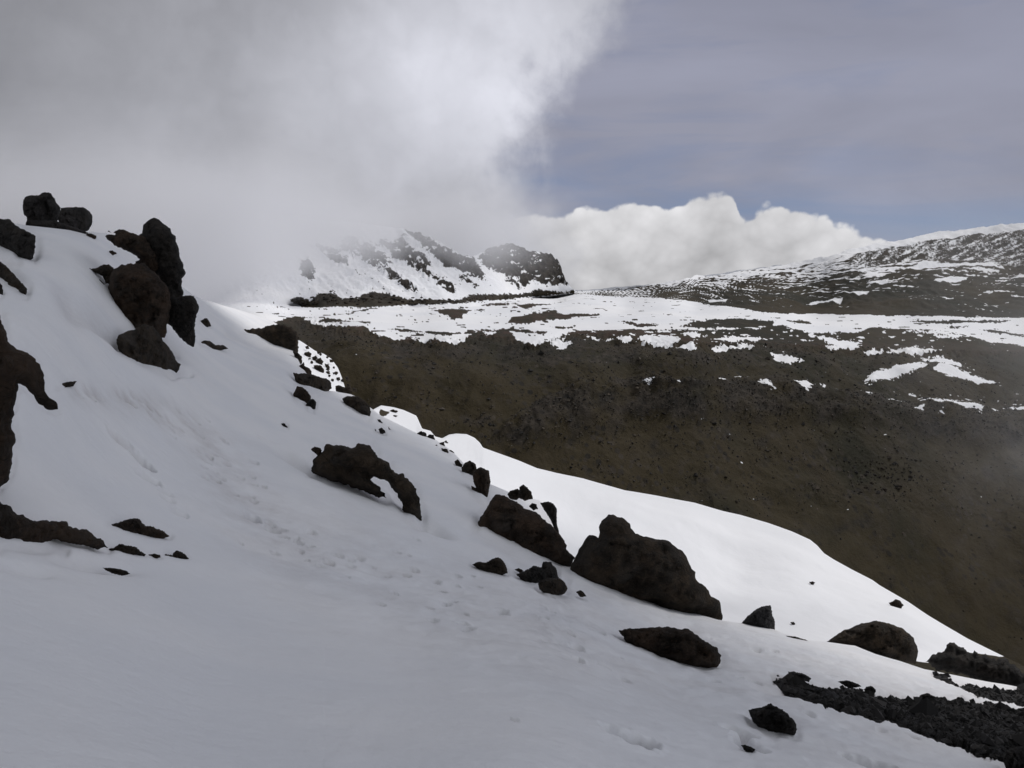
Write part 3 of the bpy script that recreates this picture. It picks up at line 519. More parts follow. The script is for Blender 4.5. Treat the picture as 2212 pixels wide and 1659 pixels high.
# ---------------------------------------------------------------- rocks
def refine(poly, step, amp, seed):
    out = []; n = len(poly); rr_ = np.random.default_rng(int(seed * 10)); KX = np.arange(3000); r1, r2, r3 = rr_.uniform(-1, 1, (3, 3000))
    for i in range(n):
        a = np.array(poly[i]); b = np.array(poly[(i + 1) % n]); L = np.linalg.norm(b - a); k = max(1, int(L / step))
        nrm = np.array([-(b - a)[1], (b - a)[0]]) / (L + 1e-9)
        for j in range(k):
            q = a + (b - a) * j / k
            tt = len(out); nn = .6 * np.interp(tt / 5.3, KX, r1) + .75 * np.interp(tt / 2.1, KX, r2) + .25 * (r3[tt % 997] )
            out.append(tuple(q + nrm * amp * nn))
    return out
_seed = [0]
def rock_mesh(name, poly, S=SA, thick=1.0, mat='k', ext=None, parent=None, Yadd=0.0, rough=1.0, yfit=None, origin=None):
    _seed[0] += 1; sd = _seed[0] * 3.7; r = np.random.default_rng(_seed[0])
    a = np.array(poly, float); w = np.ptp(a[:, 0]); h = np.ptp(a[:, 1]); size = math.sqrt(w * h)
    li, ri = int(a[:, 0].argmin()), int(a[:, 0].argmax()); n = len(a)
    def walk(i, j, s):
        o = [i]
        while i != j: i = (i + s) % n; o.append(i)
        return o
    c1, c2 = walk(li, ri, 1), walk(li, ri, -1)
    low = c1 if a[c1, 1].mean() > a[c2, 1].mean() else c2
    if yfit is None:
        bx, by = a[low, 0], a[low, 1]; Yg = S.Y(bx, by)
        if w > 45: A_ = np.c_[bx, np.ones(len(bx))]; co = np.linalg.lstsq(np.r_[A_, [[40, 0]]], np.r_[Yg, 0], rcond=None)[0]; s_ = float(np.clip(co[0], -.06, .06)); yfit = (s_, float((Yg - s_ * bx).mean()))
        else: yfit = (0., float(Yg.mean()))
    E = (.22 * h + 3) if ext is None else ext
    lx, rx = a[li, 0], a[ri, 0]; a2 = a.copy()
    for i in low[1:-1]: a2[i, 1] += E * min(1, (a[i, 0] - lx) / (E + 1), (rx - a[i, 0]) / (E + 1))
    step = max(1.0, size / 60); out = refine([tuple(q) for q in a2], step, step * .8 * rough, sd)
    out = np.array(out); si = max(1.1, size / 42)
    gxs = np.arange(a2[:, 0].min(), a2[:, 0].max(), si); gys = np.arange(a2[:, 1].min(), a2[:, 1].max(), si)
    if len(gxs) < 2 or len(gys) < 2: gxs = np.linspace(a2[:, 0].min(), a2[:, 0].max(), 6); gys = np.linspace(a2[:, 1].min(), a2[:, 1].max(), 5)
    X, Yq = np.meshgrid(gxs, gys); X = X.ravel() + r.uniform(-.3, .3, X.size) * si; Yq = Yq.ravel() + r.uniform(-.3, .3, Yq.size) * si
    k = inside(X, Yq, [tuple(q) for q in out]); X, Yq = X[k], Yq[k]; d = segdist(X, Yq, [tuple(q) for q in out]); k = d > si * .45; X, Yq = X[k], Yq[k]
    no = len(out); pts = np.r_[out, np.c_[X, Yq]]
    res = geometry.delaunay_2d_cdt([Vector(q) for q in pts], [], [list(range(no))], 1, 1e-4)
    vv = np.array([tuple(q) for q in res[0]]); tri = np.array([f for f in res[2] if len(f) == 3])
    d = segdist(vv[:, 0], vv[:, 1], [tuple(q) for q in out]); on = d < 1e-3; d[on] = 0
    R = .42 * min(w, h + E) + 1e-6; q = np.clip(d / R, 0, 1); prof = np.sqrt(1 - (1 - q) ** 2)
    cx, cy = vv.mean(0)
    nx = (vv[:, 0] - cx) / (w / 2 + 1e-6); ny = (vv[:, 1] - cy) / ((h + E) / 2 + 1e-6); wob = .10 * fbm(nx * 1.5 + sd, ny * 1.5, o=2)
    fac = np.full(len(vv), 9.)
    for _ in range(15):
        t_ = r.uniform(0, 2 * math.pi); l_ = r.uniform(.1, .88); a_, b_ = l_ * math.cos(t_), l_ * math.sin(t_)
        fac = np.minimum(fac, r.uniform(.82, 1.05) * (1 - (nx + wob) * a_ - (ny + wob) * b_) / math.sqrt(1 - l_ * l_))
    fac = np.clip(fac, .2, 1.3); q = np.clip(d / (R * .55), 0, 1); prof = np.sqrt(1 - (1 - q) ** 2)
    Ym = yfit[0] * vv[:, 0] + yfit[1] + Yadd; ymid = float(Ym.mean()); T = thick * .5 * min(w, h + E) * ymid / FPX
    Ym = Ym + .45 * T
    cr = fbm(vv[:, 0] / size * 7 + sd, vv[:, 1] / size * 7, o=4, gain=.6); cr2 = ridged(vv[:, 0] / size * 4 + sd, vv[:, 1] / size * 4 + 3, o=3)
    K = 34 if size > 60 else 14; sx_, sy_ = r.uniform(-1, 1, K), r.uniform(-1, 1, K); gx_, gy_ = r.normal(0, .55, K), r.normal(0, .55, K); cv = r.normal(0, .05, K)
    wx, wy = nx + .12 * fbm(nx * 3 + sd, ny * 3, o=3), ny + .12 * fbm(nx * 3, ny * 3 + sd, o=3)
    dd = (wx[:, None] - sx_) ** 2 + (wy[:, None] - sy_) ** 2; o2 = np.argsort(dd, 1)[:, :2]
    pl = lambda k: cv[k] + gx_[k] * (nx - sx_[k]) + gy_[k] * (ny - sy_[k])
    fac = fac + np.clip(.6 * np.maximum(pl(o2[:, 0]), pl(o2[:, 1])) + .4 * pl(o2[:, 0]), -.35, .35)
    front = Ym - T * prof * (fac + .10 * rough * cr + .10 * rough * cr2 + .05 * rough * fbm(vv[:, 0] / size * 22 + sd, vv[:, 1] / size * 22, o=2)); back = Ym + T * prof * (.9 + .2 * cr)
    Vf = P(vv[:, 0], vv[:, 1], front); inn = np.where(~on)[0]; mp = np.arange(len(vv)); mp[inn] = len(vv) + np.arange(len(inn))
    Vb = P(vv[inn, 0], vv[inn, 1], back[inn]); V = np.r_[Vf, Vb]
    tb = mp[tri][:, ::-1]
    og = np.array(origin) if origin is not None else np.r_[V[:, :2].mean(0), V[:, 2].min()]
    o = mesh_np(name, V - og, np.r_[tri, tb], MATS[mat], smooth=False)
    if parent is None: o.location = og
    else: o.parent = parent; o.location = og - np.array(parent.location)
    # facets stay crisp, small steps read as grain
    o.data.polygons.foreach_set('use_smooth', np.full(len(o.data.polygons), True))
    return o, yfit
POLYS = []
BARE = [Z(5, [(973, 965), (1020, 975), (1060, 990), (1100, 995), (1160, 1010), (1200, 1022), (1250, 1022), (1300, 1035), (1350, 1030), (1420, 1045), (1440, 1042), (1490, 1060), (1560, 1066), (1630, 1080), (1690, 1086), (1735, 1077), (1780, 1095), (1840, 1108), (1880, 1110), (1890, 1095), (1915, 1112), (1980, 1125), (2050, 1133), (2212, 1155), (3100, 1170), (3100, 1420), (2212, 1400), (2130, 1382), (2060, 1370), (1960, 1350), (1900, 1318), (1850, 1310), (1750, 1280), (1700, 1250), (1640, 1225), (1580, 1196), (1530, 1184), (1480, 1192), (1390, 1170), (1310, 1150), (1200, 1105), (1130, 1088), (1080, 1065), (1030, 1035), (1000, 1010)]),
    Z(5, [(1758, 985), (1790, 976), (1820, 978), (1850, 1000), (1855, 1018), (1900, 1025), (1960, 1035), (2060, 1050), (2150, 1058), (2200, 1043), (3100, 1040), (3100, 1150), (2212, 1130), (2150, 1110), (2050, 1095), (1980, 1082), (1920, 1048), (1850, 1020), (1800, 1002)])]
def rock(poly, label, name='boulder', cat='boulder', group=None, **kw):
    if kw.get('S', SA) is SA: POLYS.append(poly)
    o, _ = rock_mesh(name, poly, **kw); tag(o, label, cat, group)
    if kw.get('S') is SB: o.location.z += float(dzB(np.array([o.location.x]), np.array([o.location.y]))[0]) + .08
    return o

# upper left, on the crest
rock(Z(1, [(180, 300), (195, 272), (230, 258), (300, 255), (325, 240), (350, 232), (400, 240), (412, 265), (428, 280), (435, 310), (465, 340), (472, 360), (460, 400), (455, 430), (430, 455), (330, 470), (215, 450), (208, 415), (190, 400), (178, 350)]), 'round black boulder perched on the snowy crest, left and taller of the touching pair', mat='b', ext=4, thick=1.1)
rock(Z(1, [(475, 355), (520, 350), (650, 348), (700, 380), (720, 410), (720, 480), (690, 515), (660, 528), (600, 522), (540, 512), (470, 480), (450, 440), (455, 410), (470, 375)]), 'flat topped black boulder on the snowy crest, right of the touching pair', mat='b', ext=4, thick=1.1)
rock(Z(1, [(200, 478), (215, 450), (330, 455), (430, 452), (500, 478), (600, 512), (650, 528), (690, 552), (640, 547), (540, 525), (400, 500), (300, 492), (200, 492)]), 'thin dark rock slab under the two boulders on the crest', name='rock_slab', cat='rock', mat='b', ext=5)
rock(Z(1, [(-160, 410), (0, 440), (60, 437), (95, 460), (130, 495), (180, 520), (240, 550), (275, 575), (278, 660), (262, 705), (258, 735), (235, 722), (200, 713), (155, 722), (130, 770), (80, 760), (0, 735), (-160, 700)]), 'blocky black rock cut by the left photo edge, topmost there', mat='b', thick=.9)
rock(Z(1, [(-100, 720), (0, 772), (50, 810), (100, 860), (140, 910), (190, 960), (212, 990), (205, 1030), (170, 1020), (120, 990), (60, 965), (0, 935), (-100, 900)]), 'slanting tongue of dark rock at the left edge below the blocky black rock', mat='k')
rock(Z(1, [(-70, 930), (0, 935), (15, 960), (25, 1000), (20, 1050), (0, 1060), (-70, 1080)]), 'sliver of dark rock at the left edge under the slanting tongue', name='rock', cat='rock', mat='b')
rock(Z(1, [(840, 700), (858, 690), (880, 685), (900, 700), (912, 713), (870, 712)]), 'small brown stone in the snow left of the tall rock outcrop', name='stone', cat='stone', mat='r')
rock(Z(1, [(668, 563), (700, 553), (750, 570), (752, 592), (725, 588), (700, 578)]), 'small brown stone below the flat topped crest boulder', name='stone', cat='stone', mat='r')
rock(Z(1, [(838, 540), (850, 530), (862, 540), (868, 547)]), 'tiny dark stone on the crest left of the tall outcrop', name='stone', cat='stone', mat='k')
# tall outcrop
yf = (0.0, float(SA.Y(300, 700)))
root = bpy.data.objects.new('rock_outcrop', None); COL.objects.link(root); root.location = P(300, 715, yf[1]); tag(root, 'tall jagged dark rock outcrop with a leaning spire above the snow', 'rock outcrop')
for nm, pl, mt, ya, th, lb in [
    ('spire', [(1060, 565), (1110, 555), (1120, 500), (1150, 460), (1175, 438), (1210, 440), (1250, 465), (1290, 490), (1330, 510), (1345, 550), (1370, 575), (1370, 620), (1390, 650), (1388, 690), (1405, 740), (1425, 800), (1445, 850), (1425, 900), (1425, 1000), (1422, 1080), (1350, 1180), (1280, 1100), (1180, 900), (1150, 700)], 'b', 1.6, .9, None),
    ('ledge', [(820, 578), (860, 565), (900, 563), (885, 550), (930, 520), (990, 530), (1060, 565), (1130, 570), (1180, 640), (1250, 820), (1200, 860), (1130, 810), (1060, 790), (1055, 770), (1090, 755), (1060, 720), (1020, 700), (960, 680), (900, 650), (850, 615)], 'r', 1.0, .8, None),
    ('dome', [(860, 880), (890, 835), (950, 795), (1060, 785), (1130, 795), (1200, 850), (1300, 950), (1330, 1050), (1330, 1200), (1285, 1330), (1250, 1340), (1200, 1290), (1130, 1275), (1000, 1310), (960, 1300), (900, 1245), (830, 1180), (780, 1140), (800, 1050), (850, 1010), (840, 950)], 'r', -.5, .8, 'rounded rust brown front of the outcrop'),
    ('buttress', [(1290, 1060), (1422, 1045), (1490, 1040), (1515, 1045), (1540, 1100), (1555, 1140), (1530, 1180), (1520, 1210), (1525, 1340), (1518, 1412), (1470, 1390), (1420, 1345), (1380, 1305), (1340, 1245), (1300, 1240), (1280, 1150)], 'b', .3, .8, None),
    ('low_arm', [(485, 985), (530, 965), (590, 975), (640, 1000), (680, 1020), (700, 1000), (745, 990), (730, 950), (725, 895), (760, 900), (800, 930), (850, 1000), (880, 1010), (900, 1120), (850, 1195), (760, 1140), (745, 1200), (700, 1170), (640, 1140), (590, 1080), (520, 1025)], 'b', -.3, .8, None),
    ('knob', [(690, 825), (720, 832), (760, 820), (800, 798), (850, 795), (880, 820), (900, 850), (890, 960), (830, 945), (800, 885), (740, 862)], 'k', .2, .8, None)]:
    o, _ = rock_mesh(nm, Z(1, pl), mat=mt, parent=root, yfit=yf, Yadd=ya, thick=th, ext=0 if nm in ('spire', 'ledge', 'knob') else 10, rough=1.3)
    if lb: o['label'] = lb
rock(Z(1, [(910, 1385), (930, 1345), (990, 1320), (1050, 1300), (1100, 1270), (1140, 1265), (1200, 1280), (1240, 1330), (1280, 1400), (1320, 1440), (1360, 1500), (1370, 1540), (1408, 1575), (1400, 1600), (1370, 1625), (1335, 1645), (1200, 1590), (1070, 1530), (960, 1480), (920, 1450), (910, 1420)]), 'smooth faced dark boulder at the foot of the tall outcrop', thick=.9)
rock(Z(1, [(1550, 1240), (1575, 1232), (1600, 1215), (1620, 1215), (1640, 1255), (1650, 1280), (1600, 1265)]), 'small pointed dark rock right of the tall outcrop', name='rock', cat='rock')
rock(Z(1, [(1558, 1410), (1590, 1388), (1640, 1395), (1680, 1425), (1740, 1425), (1785, 1455), (1720, 1442), (1630, 1440), (1570, 1422)]), 'low trailing dark rock right of the smooth faced boulder', name='rock', cat='rock')
# left edge pillar and low outcrop
rock(Z(2, [(-220, -120), (0, -62), (15, -10), (40, 50), (45, 100), (100, 150), (150, 165), (215, 205), (245, 235), (255, 290), (262, 350), (270, 400), (295, 440), (330, 470), (348, 498), (300, 485), (250, 455), (200, 405), (150, 355), (105, 332), (105, 370), (90, 410), (80, 470), (78, 520), (75, 590), (95, 650), (97, 690), (85, 730), (75, 800), (70, 870), (40, 930), (0, 970), (-220, 1010)]),
     'tall brown rock pillar at the left edge with a hooked horn pointing down right', name='rock_pillar', cat='rock pillar', mat='r', thick=.8, ext=8, yfit=(0, 8.3))
rock(Z(2, [(-220, 1030), (0, 1062), (40, 1085), (75, 1110), (120, 1140), (190, 1180), (240, 1190), (300, 1190), (340, 1185), (390, 1195), (440, 1225), (490, 1228), (530, 1240), (560, 1265), (590, 1280), (625, 1310), (655, 1348), (600, 1340), (500, 1320), (420, 1305), (360, 1292), (312, 1288), (320, 1310), (350, 1335), (380, 1355), (392, 1368), (330, 1365), (250, 1360), (150, 1355), (0, 1362), (-220, 1370)]),
     'crumbly brown rock ledge running in from the left edge below the pillar', name='rock_ledge', cat='rock ledge', mat='r', ext=5, thick=.7, rough=1.8)
rock(Z(2, [(660, 1205), (720, 1190), (760, 1178), (800, 1165), (840, 1172), (875, 1210), (910, 1215), (960, 1232), (990, 1250), (1022, 1272), (960, 1272), (900, 1265), (840, 1250), (770, 1228), (700, 1212)]), 'low humped brown rock alone above the crumbly ledge tip', name='rock', cat='rock', mat='r', rough=1.5)
rock(Z(2, [(655, 1352), (690, 1345), (720, 1320), (760, 1330), (820, 1338), (840, 1360), (880, 1385), (850, 1388), (780, 1372), (700, 1358)]), 'low brown rock just right of the crumbly ledge tip', name='rock', cat='rock', rough=1.6)
rock(Z(2, [(875, 1389), (930, 1380), (965, 1388), (970, 1403), (920, 1400)]), 'tiny brown stone between two low rocks right of the ledge', name='stone', cat='stone', mat='r')
rock(Z(2, [(975, 1402), (1000, 1382), (1040, 1390), (1050, 1370), (1068, 1360), (1100, 1372), (1120, 1390), (1140, 1411), (1080, 1408), (1020, 1404)]), 'last little dark peak in the line of rocks right of the ledge', name='rock', cat='rock', rough=1.4)
rock(Z(2, [(615, 1464), (680, 1466), (720, 1473), (760, 1483), (787, 1502), (740, 1497), (670, 1481)]), 'thin strip of dark rock in a melt hollow below the ledge', name='rock', cat='rock')
rock(Z(2, [(335, 380), (370, 353), (400, 343), (462, 339), (445, 354), (410, 358), (380, 374), (350, 386)]), 'thin curved dark stone in the snow right of the horned pillar', name='stone', cat='stone')
# crag at the cliff edge
rock(Z(3, [(195, 375), (225, 370), (260, 365), (305, 362), (350, 358), (400, 352), (440, 342), (470, 333), (520, 325), (560, 332), (600, 346), (640, 380), (655, 450), (650, 505), (620, 500), (560, 470), (500, 462), (420, 450), (330, 420), (250, 390)]), 'brown cliff face with thin snow streaks where the near slope meets the valley', name='cliff', cat='cliff', mat='k', ext=10, thick=.5, rough=1.6, yfit=(0, 61))
for q in ([(302, 362), (318, 360), (312, 385), (318, 412), (308, 410)], [(410, 352), (418, 352), (420, 400), (424, 445), (414, 444), (412, 400)], [(470, 425), (480, 440), (505, 462), (490, 460)]):
    pass
# rocks along the crest in the middle
mid = [
 ([(618, 505), (650, 515), (675, 545), (678, 588), (655, 582), (640, 555), (625, 535)], 'dark rock on the crest just below the cliff face', SA, 'k'),
 ([(655, 605), (690, 578), (695, 605), (725, 618), (742, 640), (735, 662), (715, 657), (690, 632)], 'reddish dark rock below the first crest rock', SA, 'r'),
 ([(618, 648), (660, 655), (700, 650), (760, 663), (800, 680), (850, 693), (870, 715), (876, 750), (852, 748), (838, 768), (800, 740), (780, 735), (772, 770), (775, 798), (740, 785), (700, 755), (660, 715), (630, 680)], 'large jagged dark rock on the crest above the double lump', SA, 'k'),
 ([(617, 790), (645, 738), (680, 745), (715, 775), (738, 805), (732, 830), (700, 870), (688, 870), (640, 850), (622, 820)], 'left lump of a double dark rock in the snow', SA, 'r'),
 ([(696, 868), (728, 825), (750, 820), (772, 845), (770, 880), (750, 890), (755, 920), (720, 905)], 'right lower lump of a double dark rock', SA, 'b'),
 ([(900, 735), (925, 732), (960, 745), (1000, 740), (1012, 770), (1000, 782), (940, 777), (900, 768)], 'flat dark rock on the crest above the slanted oval rock', SA, 'k'),
 ([(943, 820), (980, 803), (1050, 805), (1090, 830), (1125, 870), (1136, 910), (1118, 960), (1080, 930), (1020, 885), (970, 855)], 'slanted oval dark rock on the crest edge', SA, 'k'),
 ([(1176, 957), (1195, 958), (1217, 989), (1193, 980)], 'small dark stone right of the slanted oval rock', SA, 'b'),
 ([(1184, 1025), (1203, 1011), (1228, 1030), (1231, 1049), (1200, 1046)], 'small round dark stone in the snow, largest of the three pebbles', SA, 'b'),
 ([(1158, 1021), (1172, 1028), (1168, 1038), (1160, 1032)], 'tiny dark pebble left of the small round stone', SA, 'b'),
 ([(1249, 1007), (1272, 1031), (1254, 1026)], 'tiny dark pebble right of the small round stone', SA, 'b'),
 ([(540, 986), (560, 984), (582, 1006), (583, 1021), (558, 1009)], 'lone small dark stone in the middle of the near snow', SA, 'b'),
 ([(1436, 1051), (1470, 1034), (1500, 1050), (1506, 1074), (1470, 1066)], 'left of two rounded dark rocks peeping over the crest', SA, 'b'),
 ([(1504, 1075), (1520, 1057), (1550, 1061), (1562, 1092), (1530, 1086)], 'right of two rounded dark rocks peeping over the crest', SA, 'b'),
 ([(1600, 1096), (1635, 1073), (1662, 1107), (1620, 1106)], 'small dark rock at the start of the bright snow field', SB, 'k'),
 ([(1588, 1116), (1620, 1104), (1624, 1136), (1600, 1129)], 'small dark rock under the one starting the bright field', SA, 'k'),
 ([(1598, 1147), (1640, 1154), (1657, 1191), (1625, 1181)], 'slanting dark rock on the edge above the rock chain', SA, 'k'),
 ([(1653, 1163), (1670, 1163), (1688, 1182), (1668, 1178)], 'tiny dark stone right of the slanting edge rock', SA, 'k'),
 ([(1550, 1131), (1575, 1127), (1573, 1137)], 'tiny dark stone left of the slanting edge rock', SA, 'k'),
 ([(1688, 1236), (1710, 1223), (1742, 1260), (1737, 1297), (1700, 1262)], 'topmost narrow rock of the dark chain beside the bright field', SA, 'k'),
 ([(1735, 1285), (1755, 1248), (1790, 1233), (1830, 1253), (1836, 1290), (1807, 1337), (1790, 1347), (1750, 1325)], 'round middle boulder of the dark chain beside the bright field', SA, 'k'),
 ([(1808, 1320), (1830, 1290), (1863, 1274), (1917, 1298), (1929, 1370), (1915, 1430), (1900, 1480), (1913, 1524), (1860, 1490), (1810, 1440), (1800, 1400), (1832, 1412), (1815, 1370)], 'large wedge shaped lowest rock of the dark chain', SA, 'r'),
]
for pl, lb, S_, mt in mid:
    small = np.ptp(np.array(pl)[:, 0]) < 60
    rock(Z(3, pl), lb, name='stone' if small else 'boulder', cat='stone' if small else 'boulder', S=S_, mat=mt)
# stones on the top of the second slope
for pl in [[(698, 506), (720, 500), (727, 521), (705, 520)], [(690, 540), (720, 531), (740, 545), (736, 564), (700, 563)], [(740, 575), (770, 564), (782, 583), (760, 592)], [(768, 600), (800, 581), (822, 605), (812, 622), (780, 620)], [(755, 625), (800, 623), (827, 655), (822, 678), (790, 672), (760, 652)],
           [(828, 625), (855, 626), (862, 652), (835, 647)], [(860, 605), (885, 603), (888, 621), (865, 620)], [(836, 668), (862, 664), (866, 680), (845, 682)], [(905, 705), (925, 700), (932, 718), (912, 720)], [(775, 542), (800, 540), (806, 549), (785, 551)], [(718, 575), (733, 572), (736, 583), (720, 584)], [(880, 676), (896, 674), (898, 686), (884, 687)], [(640, 440), (655, 436), (660, 452), (645, 454)], [(960, 700), (985, 705), (1000, 730), (975, 725)], [(1010, 760), (1040, 770), (1042, 792), (1015, 785)], [(855, 542), (872, 540), (874, 552), (858, 553)]] + \
          [[(x_ - w_, y_ + h_ * .3), (x_ - w_ * .5, y_ - h_), (x_ + w_ * .6, y_ - h_ * .8), (x_ + w_, y_ + h_ * .2), (x_ + w_ * .4, y_ + h_), (x_ - w_ * .6, y_ + h_ * .9)] for x_, y_, w_, h_ in
           [(742, 602, 10, 8), (725, 560, 7, 5), (800, 560, 9, 6), (845, 585, 8, 6), (795, 645, 22, 17), (850, 655, 14, 9), (890, 650, 9, 6), (905, 680, 12, 8), (925, 655, 7, 5), (945, 720, 12, 9), (760, 690, 16, 10), (830, 710, 15, 10), (880, 715, 11, 8), (700, 640, 12, 12), (668, 560, 10, 14), (712, 482, 8, 6), (860, 690, 10, 7), (985, 748, 14, 9)]]:
    rock(Z(3, pl), 'small dark stone among the scatter on the snow tongue below the cliff', name='stone', cat='stone', group='stones scattered on the snow tongue below the cliff', S=SB, mat='k')
for pl, lb in [([(1262, 905), (1285, 900), (1318, 913), (1280, 918)], 'flat dark stone in the tip of the bright snow field'), ([(1278, 938), (1300, 935), (1314, 941), (1290, 945)], 'thin dark stone under the flat one in the tip of the bright snow field')]:
    rock(Z(3, pl), lb, name='stone', cat='stone', S=SB)
# the large rocks of the middle ground
rock(Z(3, [(748, 1302), (755, 1230), (780, 1190), (815, 1160), (835, 1122), (870, 1123), (900, 1138), (930, 1130), (970, 1145), (1005, 1145), (1040, 1122), (1090, 1115), (1130, 1130), (1160, 1170), (1178, 1218), (1205, 1230), (1250, 1250), (1290, 1305), (1350, 1323), (1400, 1365), (1435, 1430), (1455, 1500), (1465, 1560), (1468, 1638), (1420, 1612), (1370, 1575), (1345, 1530), (1340, 1490), (1310, 1460), (1290, 1410), (1240, 1365), (1200, 1345), (1140, 1338), (1180, 1395), (1240, 1468), (1150, 1440), (1030, 1400), (900, 1360), (830, 1335)]),
     'long humped brown boulder with a trunk like arm curving down right', mat='k', ext=4, thick=.7, rough=1.5, yfit=(0, 22.5))
rock(Z(3, [(736, 1158), (760, 1139), (800, 1148), (808, 1165), (790, 1197), (760, 1180)]), 'small reddish rock touching the left shoulder of the long humped boulder', name='stone', cat='stone', mat='r', ext=1, yfit=(0, 22.8))
rock(Z(4, [(1352, 888), (1400, 790), (1430, 765), (1460, 700), (1500, 650), (1530, 645), (1600, 670), (1650, 690), (1690, 740), (1780, 770), (1830, 810), (1880, 850), (1930, 905), (1970, 960), (1985, 1010), (2035, 1070), (2010, 1145), (1960, 1110), (1910, 1130), (1860, 1145), (1800, 1135), (1700, 1080), (1600, 1025), (1480, 955)]),
     'big square shouldered reddish brown boulder left of the tallest boulder', mat='r', thick=.8, ext=12, yfit=(0, 25))
rock(Z(4, [(1805, 702), (1830, 697), (1860, 690), (1895, 703), (1918, 740), (1920, 850), (1935, 900), (1938, 950), (1900, 870), (1870, 810), (1830, 745)]), 'narrow upright dark rock behind the square shouldered boulder', mat='b', ext=0, yfit=(0, 27.5))
rock(Z(4, [(1580, 642), (1600, 618), (1650, 605), (1672, 620), (1668, 660), (1645, 675), (1600, 668)]), 'left stone of the pair perched above the square shouldered boulder', name='stone', cat='stone', ext=2, yfit=(0, 27.5))
rock(Z(4, [(1650, 660), (1660, 620), (1665, 590), (1690, 574), (1720, 598), (1745, 625), (1756, 672), (1700, 680)]), 'pointed right stone of the pair perched above the square shouldered boulder', name='stone', cat='stone', ext=2, yfit=(0, 27.2))
rock(Z(4, [(1728, 722), (1750, 701), (1780, 710), (1790, 742), (1760, 745)]), 'small stone in the snow pocket behind the square shouldered boulder', name='stone', cat='stone', ext=2, mat='b', yfit=(0, 26.8))
rock(Z(4, [(1338, 1118), (1380, 1103), (1440, 1105), (1480, 1080), (1520, 1069), (1555, 1095), (1575, 1135), (1580, 1177), (1540, 1167), (1490, 1162), (1430, 1150)]), 'low tapering dark rock in the snow below the square shouldered boulder', rough=1.4)
rock(Z(4, [(1630, 1152), (1660, 1143), (1692, 1161), (1670, 1167)]), 'tiny dark stone left of the crumbly dark rock', name='stone', cat='stone')
rock(Z(4, [(1643, 1186), (1700, 1165), (1760, 1130), (1810, 1135), (1830, 1100), (1880, 1105), (1915, 1150), (1932, 1212), (1870, 1235), (1810, 1250), (1770, 1232), (1700, 1207)]), 'crumbly dark rock wedged under the square shouldered boulder', rough=1.6, mat='b')
rock(Z(4, [(1788, 1252), (1810, 1230), (1860, 1212), (1940, 1215), (1975, 1245), (1992, 1282), (1970, 1302), (1900, 1304), (1840, 1297), (1800, 1277)]), 'rounded brown rock in front of the crumbly dark rock', thick=1.0, Yadd=-.3)
rock(Z(4, [(2048, 1306), (2080, 1294), (2105, 1313), (2120, 1337), (2080, 1324)]), 'small dark stone at the foot of the tallest boulder', name='stone', cat='stone')
rock(Z(5, [(-41, 529), (-20, 460), (0, 390), (20, 350), (50, 325), (70, 298), (90, 295), (115, 310), (120, 270), (145, 220), (165, 195), (200, 192), (235, 205), (270, 240), (300, 285), (350, 305), (430, 325), (480, 340), (530, 375), (560, 430), (590, 480), (610, 520), (660, 570), (670, 600), (705, 620), (718, 660), (724, 716), (640, 690), (610, 678), (520, 672), (470, 650), (410, 620), (395, 598), (325, 608), (200, 585), (80, 555)]),
     'tallest boulder in the middle, dark brown with a blunt peaked top', mat='k', thick=.75, ext=14, yfit=(0, 24))
rock(Z(5, [(818, 733), (850, 695), (880, 670), (920, 648), (962, 641), (970, 670), (972, 690), (985, 720), (986, 762), (930, 750), (880, 740)]), 'small pointed grey rock with pale streaks right of the tallest boulder', mat='g', ext=6)
rock(Z(5, [(213, 762), (270, 755), (340, 755), (430, 748), (500, 755), (560, 762), (600, 790), (640, 820), (700, 855), (718, 890), (712, 920), (690, 938), (600, 925), (520, 905), (430, 880), (390, 862), (330, 825), (260, 790)]), 'lone flat brown boulder like a loaf in the trodden snow', mat='r', thick=1.1, rough=1.2)
rock(Z(5, [(1236, 822), (1300, 780), (1350, 755), (1410, 730), (1490, 716), (1550, 730), (1610, 755), (1665, 800), (1685, 840), (1690, 880), (1677, 917), (1600, 907), (1500, 882), (1420, 852), (1380, 838), (1300, 828)]), 'smooth domed dark boulder on the snow edge at the right', mat='k', ext=8, rough=.8, yfit=(0, 24.5))
rock(Z(5, [(1725, 920), (1770, 885), (1810, 865), (1830, 848), (1845, 825), (1870, 825), (1900, 850), (1950, 880), (1970, 860), (1990, 885), (2030, 882), (2050, 910), (2100, 908), (2134, 912), (2180, 955), (2212, 985), (2280, 1010), (2280, 1060), (2100, 1030), (1980, 990), (1900, 965), (1780, 937)]), 'jagged dark crag at the right where the bright field ends', name='crag', cat='crag', mat='b', ext=8, rough=1.8, yfit=(0, 25))
rock(Z(5, [(1544, 658), (1560, 655), (1575, 641), (1600, 649), (1617, 672), (1590, 686), (1560, 681)]), 'lone brown stone high on the right of the bright snow field', name='stone', cat='stone', S=SB, mat='r')
rock(Z(5, [(1153, 545), (1170, 539), (1184, 547), (1165, 552)]), 'tiny reddish stone in the middle of the bright snow field', name='stone', cat='stone', S=SB, mat='r')
rock(Z(5, [(1060, 719), (1075, 717), (1088, 724), (1078, 730)]), 'tiny dark stone on the bright field right of the pointed grey rock', name='stone', cat='stone', S=SB)
rock(Z(5, [(1038, 792), (1090, 796), (1147, 816), (1100, 813)]), 'thin dark stone lying along the near snow edge', name='stone', cat='stone')
rock(Z(5, [(855, 1158), (890, 1149), (930, 1140), (965, 1125), (1000, 1145), (1050, 1175), (1085, 1220), (1096, 1252), (1080, 1266), (1060, 1247), (1010, 1240), (985, 1254), (940, 1237), (900, 1207), (870, 1187)]), 'lone black rock in the near snow at the lower right', mat='b', rough=1.4)
